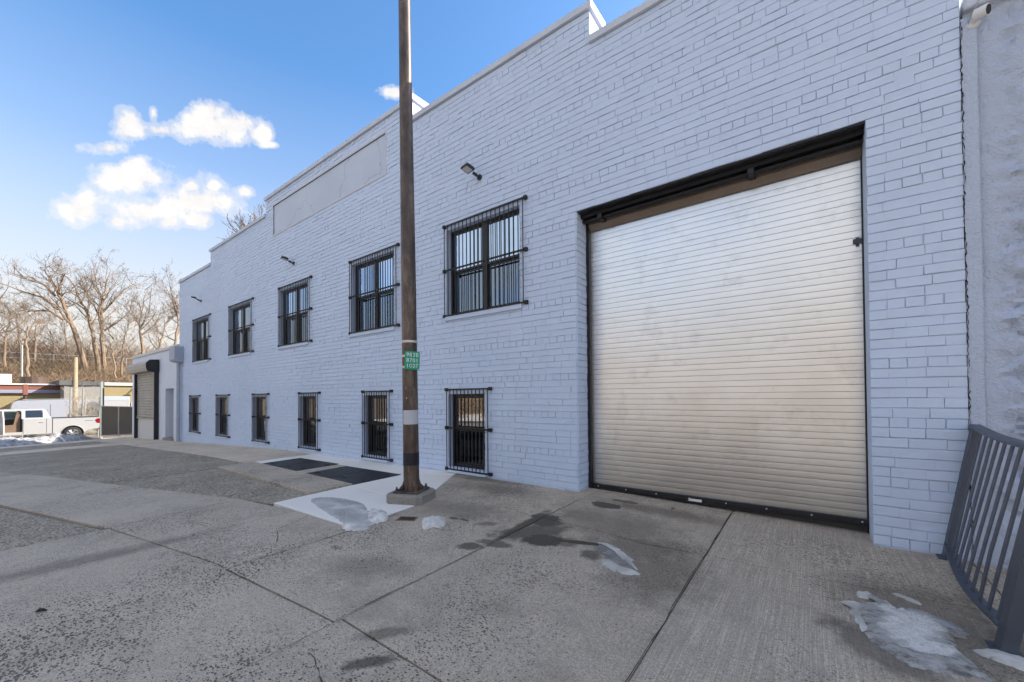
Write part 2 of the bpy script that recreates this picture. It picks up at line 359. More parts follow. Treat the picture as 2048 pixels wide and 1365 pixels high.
def concrete(base, pits=.5, broom=0, stains=None, name=None, pitscale=95):
    def fn(t, b):
        p = GP(t); s = t.n('ShaderNodeSeparateXYZ', i_0=p); X, Y = s.outputs[0], s.outputs[1]
        n0 = t.noise(p, .9, 6, .6); n1 = t.noise(p, 7, 6, .65); n2 = t.noise(p, 80, 3, .7); n3 = t.noise(p, 210, 2, .7)
        k = t.math('ADD', .10, t.math('ADD', t.math('MULTIPLY', n0, .50), t.math('ADD', t.math('MULTIPLY', n1, .34), t.math('ADD', t.math('MULTIPLY', t.ramp(n2, [(.33, 0), (.67, 1)]), .46), t.math('MULTIPLY', t.ramp(n3, [(.33, 0), (.67, 1)]), .40)))))
        c = t.mix(1.0, base, t.n('ShaderNodeCombineColor', i_0=k, i_1=k, i_2=k).outputs[0], 'MULTIPLY')
        # exposed dark aggregate: small elongated pits where the cement skin has worn off
        mp = t.n('ShaderNodeMapping', i_Vector=p); mp.inputs['Rotation'].default_value = (0, 0, .35); mp.inputs['Scale'].default_value = (1, 1.7, 1)
        vo = t.n('ShaderNodeTexVoronoi', i_Scale=58.0, i_Randomness=1.0); t.t.links.new(mp.outputs[0], vo.inputs['Vector'])
        sel = t.n('ShaderNodeSeparateColor', i_0=vo.outputs['Color']).outputs[0]
        area = t.ramp(t.noise(p, .8, 5, .65), [(.36, .15), (.62, 1)])
        rad = t.math('MULTIPLY', t.math('MULTIPLY', sel, area), .86)
        pit = t.math('LESS_THAN', t.math('ADD', vo.outputs['Distance'], t.math('MULTIPLY', t.math('SUBTRACT', n2, .5), .25)), t.math('MULTIPLY', rad, pits))
        # light grains
        v2 = t.n('ShaderNodeTexVoronoi', i_Scale=pitscale * 2.3); t.t.links.new(p, v2.inputs['Vector'])
        g = t.math('MULTIPLY', t.math('LESS_THAN', v2.outputs['Distance'], .22), t.math('GREATER_THAN', t.n('ShaderNodeSeparateColor', i_0=v2.outputs['Color']).outputs[1], .72))
        c = t.mix(t.math('MULTIPLY', g, .3), c, tuple(min(1, v * 1.7) for v in base))
        c = t.mix(t.math('MULTIPLY', pit, .88), c, tuple(v * .12 for v in base))
        c = t.mix(t.ramp(n3, [(.30, .55), (.48, 0)]), c, tuple(v * .3 for v in base))
        h = t.math('SUBTRACT', t.math('MULTIPLY', n2, .6), t.math('MULTIPLY', pit, 1.0))
        if broom:
            br = t.n('ShaderNodeMapping', i_Vector=p); br.inputs['Scale'].default_value = (150, 2.2, 1)
            bn = t.noise(br.outputs[0], 1, 4, .7); br2 = t.n('ShaderNodeMapping', i_Vector=p); br2.inputs['Scale'].default_value = (38, .8, 1)
            bn2 = t.noise(br2.outputs[0], 1, 3, .6)
            c = t.mix(t.math('MULTIPLY', t.ramp(bn, [(.46, 1), (.60, 0)]), .45 * broom), c, tuple(v * .34 for v in base))
            c = t.mix(t.math('MULTIPLY', t.ramp(bn2, [(.40, 1), (.55, 0)]), .25 * broom), c, tuple(v * .5 for v in base))
            h = t.math('ADD', h, t.math('MULTIPLY', bn, 1.4 * broom))
        rough = .8
        if stains:
            sn = t.math('MULTIPLY', t.math('SUBTRACT', t.noise(p, 8, 7, .7), .5), 2.0); tot = None
            pf = t.n('ShaderNodeCombineXYZ', i_0=X, i_1=Y).outputs[0]
            for (cx, cy, rx, ry, an, st, so_) in STAINS:
                if not (stains[0] - .2 < cx < stains[1] + .2): continue
                q = t.math('MULTIPLY', ell(t, pf, sn, cx, cy, rx, ry, an, so_), st)
                tot = q if tot is None else t.math('MAXIMUM', tot, q)
            c = t.mix(t.math('MINIMUM', t.math('MULTIPLY', tot, 1.1), .94), c, tuple(v * .10 for v in base))
        gr = t.ramp(t.noise(p, 2.3, 7, .72), [(.50, 0), (.72, .5)])
        c = t.mix(gr, c, tuple(v * .45 for v in base))
        t.t.links.new(c, b.inputs['Base Color']); b.inputs['Roughness'].default_value = rough
        bump(t, b, h, .8, .008)
    return fn
CONC = (.54, .45, .35)
M_conc_pit = mat('worn_concrete', CONC, .8, spec=.3, fn=concrete(CONC, .85, 0, (-3.6, -2.0)))
M_conc_apron = mat('apron_concrete', CONC, .8, spec=.3, fn=concrete(CONC, .75, .25, (-2.1, -.7)))
M_conc_mid = mat('sidewalk_concrete', CONC, .8, spec=.3, fn=concrete((.55, .46, .36), .72, 0, (-6, -3.3)))
M_conc_far = mat('far_concrete', CONC, .8, spec=.3, fn=concrete((.68, .565, .435), .3, 0))
M_conc_broom = mat('broomed_concrete', CONC, .8, spec=.3, fn=concrete((.69, .58, .46), .7, .9, (-.8, 1)))
M_conc_white = mat('new_white_concrete', (.6, .6, .59), .8, fn=varied((.86, .80, .72), .08, 2, 90, .06, .2, .003))
M_foot = mat('footing_concrete', (.24, .23, .215), .8, fn=concrete((.31, .285, .25), .6, 0))
def asphalt_fn(t, b):
    p = GP(t); n0 = t.noise(p, 1.2, 5, .6); v = t.n('ShaderNodeTexVoronoi', i_Scale=75.0); t.t.links.new(p, v.inputs['Vector'])
    s = t.n('ShaderNodeSeparateColor', i_0=v.outputs['Color']).outputs[0]
    k = t.math('ADD', t.math('MULTIPLY', s, .8), t.math('MULTIPLY', n0, .55))
    c = t.ramp(k, [(.2, (.115, .096, .074)), (.6, (.31, .26, .198)), (1.0, (.56, .475, .37))])
    c = t.mix(t.ramp(t.noise(p, 5, 6, .65), [(.55, 0), (.75, .6)]), c, (.10, .094, .085))
    t.t.links.new(c, b.inputs['Base Color']); bump(t, b, t.math('ADD', v.outputs['Distance'], t.noise(p, 30, 4)), .8, .012)
M_asph = mat('worn_asphalt', (.09, .09, .085), .9, spec=.25, fn=asphalt_fn)
M_soil = mat('ground_soil', (.14, .12, .095), .95, fn=varied((.15, .125, .095), .3, .2, 2, .2, .4, .05))
M_hatch = mat('hatch_steel', (.022, .022, .023), .55, metal=.3, fn=varied((.024, .024, .025), .35, 5, 50, .3, .5, .003))
M_grime = mat('joint_filler', (.045, .042, .038), .95)

# ------------------------------------------------------------------ ground, road
def grid_mesh(xs, ys, zf):
    m = MB(); n = len(ys)
    m.v = [(x, y, zf(x, y)) for x in xs for y in ys]
    m.f = [(i * n + j, (i + 1) * n + j, (i + 1) * n + j + 1, i * n + j + 1) for i in range(len(xs) - 1) for j in range(n - 1)]
    m.m = [0] * len(m.f); return m
def terrain(x, y):
    z = zb(x) - .09 + .02 * max(min(y, .3), -6)
    if x < -62: z += .8 * noise.noise(Vector((x * .07, y * .07, 0)))
    if y < -17:                                       # bank across the street
        t = min(1, (-17 - y) / 16); z += 5.5 * (t * t * (3 - 2 * t)) + .5 * noise.noise(Vector((x * .1, y * .1, 3)))
    return z
xs = [-600, -400, -300, -200, -160] + [-130 + 3 * i for i in range(32)] + [-36 + 1.2 * i for i in range(48)] + [25, 32, 40, 60, 100, 200, 400, 600]
ys = [-600, -400, -200, -120, -80, -60, -48, -40] + [-36 + 1.5 * i for i in range(24)] + [0.0, .3, 3, 6, 10, 15, 20, 30, 45, 60, 80, 110, 150, 200, 400, 600]
tag(grid_mesh(xs, ys, terrain).build('ground', M_soil, smooth=True), kind='structure')
M_road = mat('road_asphalt', (.24, .23, .215), .9, fn=varied((.24, .23, .215), .2, .6, 20, .15))
rx = [-200, -120, -90, -64, -60, -45, -36, -30, -24.5, -17.6, -12.6, -10.4, -6.6, -3.5, -2.2, .4, 3, 20, 60, 200]
tag(grid_mesh(rx[3:], [-14.5, -10, -6.4], lambda x, y: zb(x) + .02 * -6 - .07).build('road', M_road), kind='structure')
tag(grid_mesh([-60 + 2 * i for i in range(50)], [-19.5, -18, -16.5, -14.6], lambda x, y: terrain(x, y) + .10 + .05 * noise.noise(Vector((x, y, 0)))).build('bounce_snow_verge', mat('bounce_snow', (.7, .7, .71), .8, fn=varied((.70, .69, .68), .25, .8, 6, .1)), smooth=True), kind='structure')  # unseen snow strip across the street, added to bounce light at the wall
m = MB()
for i in range(60):
    x = -30 + i * 1.0; m.box(x, x + .985, -6.4, -6.24, G(x, -6) - .2, G(x, -6) + .02, 0, .01)
tag(m.build('kerb', M_foot), kind='structure')

side = empty('sidewalk', kind='structure')
def slab(poly, material, dz=0.0, name='concrete_slab', n=10, gap=.0045, parent=None, thick=.08, rough=.0):
    """four-cornered slab following the ground; corners in (x,y), order: (x0,y0) (x1,y0) (x1,y1) (x0,y1)"""
    a, b, c, d = [Vector(p) for p in poly]
    cen = (a + b + c + d) / 4
    sh = lambda p: p + (cen - p).normalized() * gap * 1.4
    a, b, c, d = map(sh, (a, b, c, d))
    us = [0, .012] + [i / n for i in range(1, n)] + [.988, 1]
    m = MB(); L = len(us)
    for u in us:
        for v in us:
            q = (a * (1 - u) + b * u) * (1 - v) + (d * (1 - u) + c * u) * v
            e = -.004 if (u in (0, 1) or v in (0, 1)) else 0
            if rough and not e: e = rough * noise.noise(Vector((q.x * 9, q.y * 9, 0)))
            m.v.append((q.x, q.y, G(q.x, q.y) + dz + e))
    for i in range(L - 1):
        for j in range(L - 1): m.f.append((i * L + j, (i + 1) * L + j, (i + 1) * L + j + 1, i * L + j + 1))
    rim = [i * L for i in range(L)] + [(L - 1) * L + j for j in range(1, L)] + [i * L + L - 1 for i in range(L - 2, -1, -1)] + [j for j in range(L - 2, 0, -1)]
    b0 = len(m.v)
    for r in rim: x, y, z = m.v[r]; m.v.append((x, y, z - thick))
    for k in range(len(rim)): m.f.append((rim[k], b0 + k, b0 + (k + 1) % len(rim), rim[(k + 1) % len(rim)]))
    m.m = [0] * len(m.f)
    return m.build(name, material, parent or side)
# walking slabs: joints square to the wall at these X, one long joint near y = -3.1
slab([(-.64, -1.0), (.9, -.86), (.9, .34), (-.64, .34)], M_conc_broom, 0.0000)
slab([(-.64, -3.05), (.9, -2.9), (.9, -.86), (-.64, -1.0)], M_conc_broom, 0.0002)
slab([(.9, -2.9), (4.5, -2.9), (4.5, -.02), (.9, -.02)], M_conc_broom, -0.0006)
slab([(-.64, -6.2), (4.5, -6.2), (4.5, -2.9), (-.64, -3.05)], M_conc_broom, -0.0003)
slab([(-2.05, -3.06), (-.64, -3.05), (-.64, .34), (-2.05, .34)], M_conc_apron, 0.0006)
slab([(-2.05, -6.2), (-.64, -6.2), (-.64, -3.05), (-2.05, -3.06)], M_conc_apron, 0.0000)
slab([(-3.36, -3.2), (-2.05, -3.1), (-2.05, .3), (-3.5, .02)], M_conc_pit, 0.0003)
slab([(-3.2, -6.2), (-2.05, -6.2), (-2.05, -3.1), (-3.28, -3.2)], M_conc_pit, -0.0006)
slab([(-4.2, -6.2), (-3.2, -6.2), (-3.28, -3.18), (-4.35, -3.34)], M_conc_mid, 0.0000)
slab([(-5.22, -6.2), (-4.2, -6.2), (-4.35, -3.34), (-5.32, -3.49)], M_conc_mid, 0.0003)
slab([(-4.35, -3.34), (-3.30, -3.18), (-3.36, -2.24), (-4.37, -2.24)], M_conc_mid, 0.0009)
slab([(-5.36, -3.49), (-4.35, -3.34), (-4.37, -2.24), (-5.45, -2.36)], M_conc_mid, 0.0000)
slab([(-8.0, -4.1), (-5.36, -3.5), (-5.45, -2.36), (-8.55, -3.12)], M_conc_mid, 0.0012)
slab([(-13.0, -5.3), (-8.0, -4.1), (-8.55, -3.12), (-13.0, -4.13)], M_conc_mid, 0.0006)
slab([(-4.17, -.12), (-3.5, -.12), (-3.5, .02), (-4.17, .02)], M_conc_mid, -0.0012)
slab([(-4.15, -.9), (-3.4, -2.2), (-3.38, -.02), (-4.15, -.12)], M_conc_pit, -0.0009)
# strip of concrete along the wall, further off
for (x0, x1) in ((-11.5, -8.4), (-14.6, -11.5), (-17.7, -14.6), (-20.5, -17.7), (-23.6, -20.5)):
    slab([(x0, -1.26), (x1, -1.22), (x1, .02), (x0, .02)], M_conc_far, .002, n=4)
# concrete band square to the wall
slab([(-20.5, -6.2), (-18.5, -6.2), (-18.7, -1.3), (-20.5, -1.3)], M_conc_far, .003, n=6)
slab([(-23.8, -6.2), (-20.6, -6.2), (-20.6, -1.3), (-23.8, -1.3)], M_asph, .0, 'asphalt_patch', n=8)
slab([(-32, -6.2), (-23.8, -6.2), (-23.8, .3), (-32, .3)], M_conc_far, -.01, n=8)
# asphalt infill
slab([(-18.5, -6.2), (-13.0, -4.13), (-13.0, -1.25), (-18.6, -1.3)], M_asph, -.004, 'asphalt_patch', n=20, rough=.006)
slab([(-13.0, -4.13), (-8.5, -3.12), (-8.4, -1.22), (-13.0, -1.25)], M_asph, -.004, 'asphalt_patch', n=24, rough=.006)
slab([(-8.5, -3.12), (-4.9, -2.24), (-4.92, -1.8), (-8.4, -1.7)], M_asph, -.008, 'asphalt_patch', n=24, rough=.006)
slab([(-9.0, -6.2), (-5.24, -6.2), (-5.37, -3.52), (-8.0, -4.12)], M_asph, -.014, 'asphalt_patch', n=40, rough=.010)
# new white concrete round the hatches and the pole
for p in ([(-4.88, -2.23), (-3.32, -2.23), (-3.38, -1.42), (-4.9, -1.26)], [(-4.9, -1.26), (-3.38, -1.42), (-4.16, -.1), (-4.86, -.5)],
          [(-4.86, -.49), (-4.16, -.1), (-4.22, .02), (-4.86, .02)], [(-6.28, -.46), (-4.86, -.49), (-4.86, .02), (-6.28, .02)],
          [(-8.42, -.42), (-6.28, -.46), (-6.28, .02), (-8.42, .02)], [(-8.45, -1.2), (-8.07, -1.10), (-8.05, -.42), (-8.45, -.42)]):
    slab(p, M_conc_white, .006, n=5, gap=0)
slab([(-6.68, -1.2), (-6.34, -1.2), (-6.3, -.45), (-6.64, -.45)], M_conc_mid, .006, n=4, gap=.002)
slab([(-8.42, -1.7), (-4.92, -1.8), (-4.9, -1.24), (-8.42, -1.12)], M_conc_mid, .022, n=8)
def ground_crack(pts, w0, name='slab_crack'):
    m = MB(); q = []
    for (a, b), (c, d) in zip(pts, pts[1:]):
        for k in range(8): t = k / 8; q.append((a + (c - a) * t + random.uniform(-.008, .008), b + (d - b) * t + random.uniform(-.008, .008)))
    q.append(pts[-1])
    for (a, b), (c, d) in zip(q, q[1:]):
        dx, dy = c - a, d - b; l = math.hypot(dx, dy) or 1; w_ = w0 * random.uniform(.5, 1.4); nx, ny = -dy / l * w_, dx / l * w_
        m.add([(a - nx, b - ny, G(a, b) + .0035), (a + nx, b + ny, G(a, b) + .0035), (c + nx, d + ny, G(c, d) + .0035), (c - nx, d - ny, G(c, d) + .0035)], [(0, 1, 2, 3)])
    m.build(name, M_grime, side)
ground_crack([(-4.02, -2.26), (-3.93, -2.42), (-3.86, -2.62), (-3.62, -2.72), (-3.50, -2.78)], .003)
ground_crack([(-2.55, -.98), (-2.2, -1.05), (-1.6, -1.02), (-1.1, -1.08), (-.66, -1.02)], .0025)
ground_crack([(-1.9, -3.3), (-1.5, -3.42), (-1.0, -3.5)], .002)
ground_crack([(-5.2, -2.9), (-4.9, -3.0), (-4.5, -2.95)], .002)
ground_crack([(-3.3, -1.75), (-3.25, -2.3), (-3.27, -3.15)], .0035, 'worn_joint')
ground_crack([(-2.05, -.4), (-2.05, -1.6), (-2.05, -3.1)], .0028, 'worn_joint')
ground_crack([(-.64, .2), (-.64, -1.5), (-.64, -3.0)], .003, 'worn_joint')
# base under all slabs so the joints read dark
tag(grid_mesh([-32 + i * 1.0 for i in range(38)], [-6.2, -4, -2, 0, .36], lambda x, y: G(x, y) - .05).build('sidewalk_bed', M_grime), kind='structure')
def hatch(pts, label):
    xs_ = [p[0] for p in pts]; ys_ = [p[1] for p in pts]
    c = (sum(xs_) / 4, sum(ys_) / 4); o = empty('cellar_hatch', (c[0], c[1], G(*c)), 0, label, 'hatch', 'steel cellar hatches in the pavement')
    hw, hh = (max(xs_) - min(xs_)) / 2 - .03, (max(ys_) - min(ys_)) / 2 - .03
    tilt = (G(c[0] + hw, c[1]) - G(c[0] - hw, c[1])) / (2 * hw)
    rot = (math.atan(.02), -math.atan(tilt), 0)
    f = MB(); t = .03
    f.box(-hw - t, hw + t, -hh - t, -hh, -.02, .009); f.box(-hw - t, hw + t, hh, hh + t, -.02, .009); f.box(-hw - t, -hw, -hh, hh, -.02, .009); f.box(hw, hw + t, -hh, hh, -.02, .009)
    f.build('frame', M_hatch, o, rot=rot)
    for k in (0, 1):
        l = MB(); x0, x1 = (-hw + .004, -.006) if k == 0 else (.006, hw - .004)
        l.box(x0, x1, -hh + .004, hh - .004, -.02, .011, 0, .003)
        leaf = l.build('hatch_leaf', M_hatch, o, rot=rot)
        hb = MB(); hb.tube([(x0 + .1, -hh + .12, .012), (x0 + .1, -hh + .12, .02), (x0 + .22, -hh + .12, .02), (x0 + .22, -hh + .12, .012)], .005, 6)
        hb.build('handle', M_hatch, leaf)
        hg = MB()
        for j in (-.6, .6): hg.box(x0 + .02 if k == 0 else x1 - .08, x0 + .08 if k == 0 else x1 - .02, j * hh - .02, j * hh + .02, .011, .017)
        hg.build('hinge', M_hatch, leaf)
hatch([(-8.07, -1.09), (-8.04, -.44), (-6.66, -.46), (-6.71, -1.19)], 'black steel cellar hatch in the pavement, farther from the pole')
hatch([(-6.32, -1.19), (-6.28, -.48), (-4.87, -.5), (-4.93, -1.22)], 'black steel cellar hatch in the pavement, nearer the brown pole')

# ------------------------------------------------------------------ main building
XL, XR, XS, XE = -17.62, .905, -2.205, .385           # left end, right end, door opening
DOOR_Z = 3.40; DOOR_Y = .32
SECT = [(-17.62, -14.54, 5.25), (-14.54, -10.68, 5.66), (-10.68, -5.15, 6.06), (-5.15, -2.0, 5.70), (-2.0, .905, 5.29)]
UPW = [(-16.29, -14.65), (-13.16, -11.50), (-10.06, -8.50), (-7.06, -5.55), (-4.48, -2.92)]
LOW = [(-16.62, -15.57), (-14.15, -13.10), (-11.55, -10.58), (-9.08, -8.16), (-6.65, -5.75), (-4.45, -3.54)]
UZ0, UZ1 = 2.42, 3.72; LZ0, LZ1 = .16, 1.25
up_open = [(a + .10, b - .10, UZ0, UZ1) for a, b in UPW]
lo_open = [(a + .09, b - .10, LZ0, LZ1) for a, b in LOW]
PAN = (-10.27, -5.87, 5.115, 5.82)
OPEN = up_open + lo_open + [(XS, XE, -1, DOOR_Z)]
bld = empty('warehouse_building', (-8, 0, 0), 0, 'long pale blue-grey painted brick warehouse with a stepped parapet', 'building')
def Bp(o): o.matrix_parent_inverse = Matrix.Translation((8, 0, 0)); return o
# backing wall: rectangles left between openings
cx = sorted(set([s[0] for s in SECT] + [XR] + [v for o in OPEN + [PAN] for v in o[:2]]))
wall = MB(); WT = .33
for x0, x1 in zip(cx, cx[1:]):
    xm = (x0 + x1) / 2
    top = [s[2] for s in SECT if s[0] <= xm <= s[1]][0]
    holes = sorted([(o[2], o[3]) for o in OPEN + [PAN] if o[0] - 1e-6 <= xm <= o[1] + 1e-6])
    z = -1.2
    for h0, h1 in holes + [(top, top)]:
        if h0 > z + 1e-4: wall.box(x0, x1, 0, WT, z, h0)
        z = max(z, h1)
wall.box(PAN[0], PAN[1], .10, WT, PAN[2], PAN[3])
Bp(wall.build('wall', M_paint, bld))
bk = MB(); bk.box(XL + .02, -10.8, WT + .01, 14, -1.2, 4.9); bk.box(-10.8, XR - .02, WT + .01, 14, -1.2, 4.9)
M_roof = mat('roof_felt', (.10, .10, .10), .9)
Bp(bk.build('hall_block', M_roof, bld))
# bricks
CH, BL = .07667, .207
cands = []
def open_intervals(z0, z1, x0, x1):
    iv = [(x0, x1)]
    for o in OPEN + [PAN]:
        if o[2] < z1 - .02 and o[3] > z0 + .02:
            nv = []
            for a, b in iv:
                if o[1] <= a or o[0] >= b: nv.append((a, b)); continue
                if o[0] > a + .015: nv.append((a, o[0]))
                if o[1] < b - .015: nv.append((o[1], b))
            iv = nv
    return iv
k0 = int((-.42 - .4767) / CH)
rb = random.Random(11)
for k in range(k0, 80):
    z0 = .4767 + CH * k; z1 = z0 + CH
    if z0 > 6.06: break
    hd = (k % 6 == 0); L = BL / 2 if hd else BL
    runs = []
    for (a, b, t) in SECT:
        zt = min(z1, t)
        if zt - z0 > .02:
            if runs and abs(runs[-1][1] - a) < 1e-6 and abs(runs[-1][2] - zt) < 1e-6: runs[-1][1] = b
            else: runs.append([a, b, zt])
    for a, b, zt in runs:
        for c0, c1 in open_intervals(z0, zt, a, b):
            off = 0 if hd else (k % 2) * .5
            x = c0; first = True
            while x < c1 - .004:
                l_ = L * rb.choice((.94, .97, 1, 1, 1.03, 1.06))
                if first and not hd: l_ = L * (.5 if k % 2 else 1.0) if rb.random() < .8 else L * rb.uniform(.4, 1); first = False
                e1 = min(x + l_, c1)
                if c1 - e1 < .035: e1 = c1
                if e1 - x > .02: cands.append((x, e1, z0, zt, 'w', hd))
                x = e1
    # left jamb of the garage door, facing right
    if z0 < DOOR_Z - .02 and z0 > -.05:
        c = 0.0; Lj = .105 if (hd or k % 2) else .2
        while c < DOOR_Y - .01:
            e = min(c + Lj, DOOR_Y); cands.append((c, e, z0, min(z1, DOOR_Z), 'j', hd)); c = e; Lj = .2 if not hd else .105
def brick_mesh(L, H, rnd, hd):
    gv = rnd.choice((.0018, .003)) if hd else rnd.choice((-.0004, -.0004, .0003, .0008, .0025)); gh = rnd.uniform(.0014, .0040)
    d = rnd.uniform(.0075, .0135); bv = rnd.uniform(.0025, .0048); bx = bv if gv > .001 else .0012
    hx, hz = L / 2, H / 2; m = MB(); j = lambda s: rnd.uniform(-s, s)
    V = []
    for (ix, iy, iz) in ((gv, 0, gh), (gv, -d + bv * .8, gh), (gv + bx, -d, gh + bv)):
        for sx, sz in ((-1, -1), (1, -1), (1, 1), (-1, 1)):
            V.append((sx * (hx - ix) + j(.0018), iy + (j(.0022) if iy else .004), sz * (hz - iz) + j(.0017)))
    F = [(8, 9, 10, 11)]
    for r in (0, 4):
        for q in range(4): F.append((r + q, r + (q + 1) % 4, r + 4 + (q + 1) % 4, r + 4 + q))
    m.add(V, F); return m
def proj(p):
    v = Vector(p) - CAM; z = v.dot(_f)
    return (1024 + FPX * v.dot(_r) / z, CY - FPX * v.dot(_u) / z, z) if z > .05 else None
scored = []
for c in cands:
    a0, a1, z0, z1, t, hd = c
    p = [proj(q) for q in ([(a0, 0, z0), (a1, 0, z0), (a1, 0, z1), (a0, 0, z1)] if t == 'w' else [(XS, a0, z0), (XS, a1, z0), (XS, a1, z1), (XS, a0, z1)])]
    if any(q is None for q in p): scored.append((0, c)); continue
    ar = abs(sum(p[i][0] * p[(i + 1) % 4][1] - p[(i + 1) % 4][0] * p[i][1] for i in range(4))) / 2
    mx, my = sum(q[0] for q in p) / 4, sum(q[1] for q in p) / 4
    if not (0 < mx < 2048 and 0 < my < 1365): ar = 0
    scored.append((ar, c))
scored.sort(key=lambda s: -s[0])
shared = {}
rest = MB()
for idx, (ar, (a0, a1, z0, z1, t, hd)) in enumerate(scored):
    L, H = a1 - a0, z1 - z0
    if t == 'w': loc = Vector(((a0 + a1) / 2, rb.uniform(-.0015, .0015), (z0 + z1) / 2)); rz = 0
    else: loc = Vector((XS + .001, (a0 + a1) / 2, (z0 + z1) / 2)); rz = math.pi / 2
    if idx < 300:
        key = (round(L, 3), round(H, 3), hd, idx % 5)
        if key not in shared: shared[key] = brick_mesh(L, H, rb, hd).mesh('brick', M_paint)
        Bp(link('brick', shared[key], bld, loc, (rb.uniform(-.03, .02), rb.uniform(-.006, .006), rz)))
    else:
        bm_ = brick_mesh(L, H, rb, hd); ca, sa = math.cos(rz), math.sin(rz)
        rest.add([(x * ca - y * sa + loc.x, x * sa + y * ca + loc.y, z + loc.z) for x, y, z in bm_.v], bm_.f)
tag(Bp(rest.build('brick_courses', M_paint, bld)), kind='stuff')
# copings
for i, (a, b, z) in enumerate(SECT):
    la = a - (.035 if i in (0, 1, 2) else 0) + (.0 if i < 3 else .004); lb = b + (.035 if i in (2, 3, 4) else -.004)
    m = MB(); n = max(3, int((b - a) / .9)); e = [la + (lb - la) * q / n for q in range(n + 1)]
    for x0, x1 in zip(e, e[1:]):
        j = random.uniform(-.003, .003)
        m.add([(x0 + .001, -.045 + j, z), (x1 - .001, -.045 + j, z), (x1 - .001, WT + .05, z), (x0 + .001, WT + .05, z), (x0 + .001, -.045 + j, z + .075), (x1 - .001, -.045 + j, z + .075), (x1 - .001, -.02 + j, z + .095), (x0 + .001, -.02 + j, z + .095), (x1 - .001, WT + .05, z + .12), (x0 + .001, WT + .05, z + .12)],
              [(0, 3, 2, 1), (0, 1, 5, 4), (4, 5, 6, 7), (7, 6, 8, 9), (1, 2, 8, 6, 5), (3, 0, 4, 7, 9), (2, 3, 9, 8)])
    Bp(m.build('coping', M_coping, bld))
# recessed sign panel
m = MB(); m.box(PAN[0] + .002, PAN[1] - .002, .012, .09, PAN[2] + .002, PAN[3] - .002); Bp(m.build('stucco_panel', M_panel, bld))
m = MB(); t = .045
m.box(PAN[0] - .03, PAN[1] + .03, -.022, .02, PAN[2] - t, PAN[2], 0, .004); m.box(PAN[0], PAN[1], -.016, .02, PAN[3], PAN[3] + .03, 0, .004)
m.box(PAN[1], PAN[1] + .04, -.016, .02, PAN[2], PAN[3] + .03, 0, .004); m.box(PAN[0] - .03, PAN[0], -.012, .02, PAN[2], PAN[3] + .03, 0, .004)
Bp(m.build('panel_border', M_coping, bld))
# windows
def window(o, kind, sill):
    x0, x1, z0, z1 = o; y = .085; fw = .036
    f = MB(); f.box(x0, x0 + fw, y, y + .07, z0, z1); f.box(x1 - fw, x1, y, y + .07, z0, z1); f.box(x0 + fw, x1 - fw, y, y + .07, z1 - fw, z1); f.box(x0 + fw, x1 - fw, y, y + .07, z0, z0 + fw)
    fr = Bp(f.build('window', M_frame, bld))
    xm = (x0 + x1) / 2; zm = (z0 + z1) / 2 + .02
    cells = [(x0 + fw, xm - .032), (xm + .032, x1 - fw)] if kind == 'double' else [(x0 + fw, x1 - fw)]
    def sub(mb, name, mt): ob = mb.build(name, mt, fr); return ob
    if kind == 'double':
        c = MB(); c.box(xm - .032, xm + .032, y - .006, y + .07, z0 + fw, z1 - fw, 0, .004); sub(c, 'mullion', M_frame)
    for c0, c1 in cells:
        for top in (1, 0):
            a, b = (zm, z1 - fw) if top else (z0 + fw, zm)
            yy = y + .012 if top else y + .032; s = .030
            q = MB(); q.box(c0, c0 + s, yy, yy + .022, a, b); q.box(c1 - s, c1, yy, yy + .022, a, b); q.box(c0 + s, c1 - s, yy, yy + .022, a, a + s); q.box(c0 + s, c1 - s, yy, yy + .022, b - s, b)
            sub(q, 'sash', M_frame)
            g = MB(); g.box(c0 + s, c1 - s, yy + .009, yy + .014, a + s, b - s); sub(g, 'pane', (M_glass_hi if top else M_glass_scr) if kind == 'double' else (M_glass_lo if top else M_glass_dk))
    if sill:
        s = MB(); zs = z0 if kind == 'double' else z0
        s.box(x0 - .04, x1 + .04, -.04, .11, zs - .075, zs - .004, 0, .006); sub(s, 'sill', M_paint)
for o in up_open: window(o, 'double', True)
for i, o in enumerate(lo_open): window(o, 'single', True)
# bar guards
def guard(a, b, rails, zt, zbm, n, label, group):
    kx = 1 - .05 / 4.25                                  # the cage stands 5 cm off the wall
    a, b = a * kx, b * kx; rails = [1.2 + (z - 1.2) * kx for z in rails]; zt, zbm = rails[0], rails[-1]
    g = empty('window_guard', ((a + b) / 2, -.02, zbm), 0, label, 'window guard', group)
    hw = (b - a) / 2; y = -.018
    for z in rails:
        r = MB(); r.box(-hw + .03, hw - .03, y - .009, y + .009, z - zbm - .011, z - zbm + .011)
        ro = r.build('rail', M_black, g)
        for s in (-1, 1):
            t_ = MB(); t_.box(min(s * hw, s * (hw - .05)), max(s * hw, s * (hw - .05)), y - .012, .012, z - zbm - .024, z - zbm + .024, 0, .003)
            t_.tube([(s * (hw - .02), y - .012, z - zbm), (s * (hw - .02), y - .02, z - zbm)], .009, 6)
            t_.build('bracket', M_black, ro)
    bm_ = MB(); bm_.box(-.0048, .0048, -.0048, .0048, 0, zt - zbm); me = bm_.mesh('bar', M_black)
    for i in range(n):
        x = -hw + .05 + (2 * hw - .1) * i / (n - 1)
        link('bar', me, g, (x, y - .0165, 0), (0, 0, random.uniform(-.1, .1)))
ordn = ['farthest from', 'second farthest from', 'third from', 'second nearest to', 'nearest to']
for i, (a, b) in enumerate(UPW):
    guard(a, b, (3.80, 3.12, 2.43), 3.80, 2.43, 20, 'black steel bar guard over upper window ' + ordn[i] + ' the garage door', 'bar guards over the upper windows')
ordl = ['farthest from', 'second farthest from', 'third farthest from', 'third nearest to', 'second nearest to', 'nearest to']
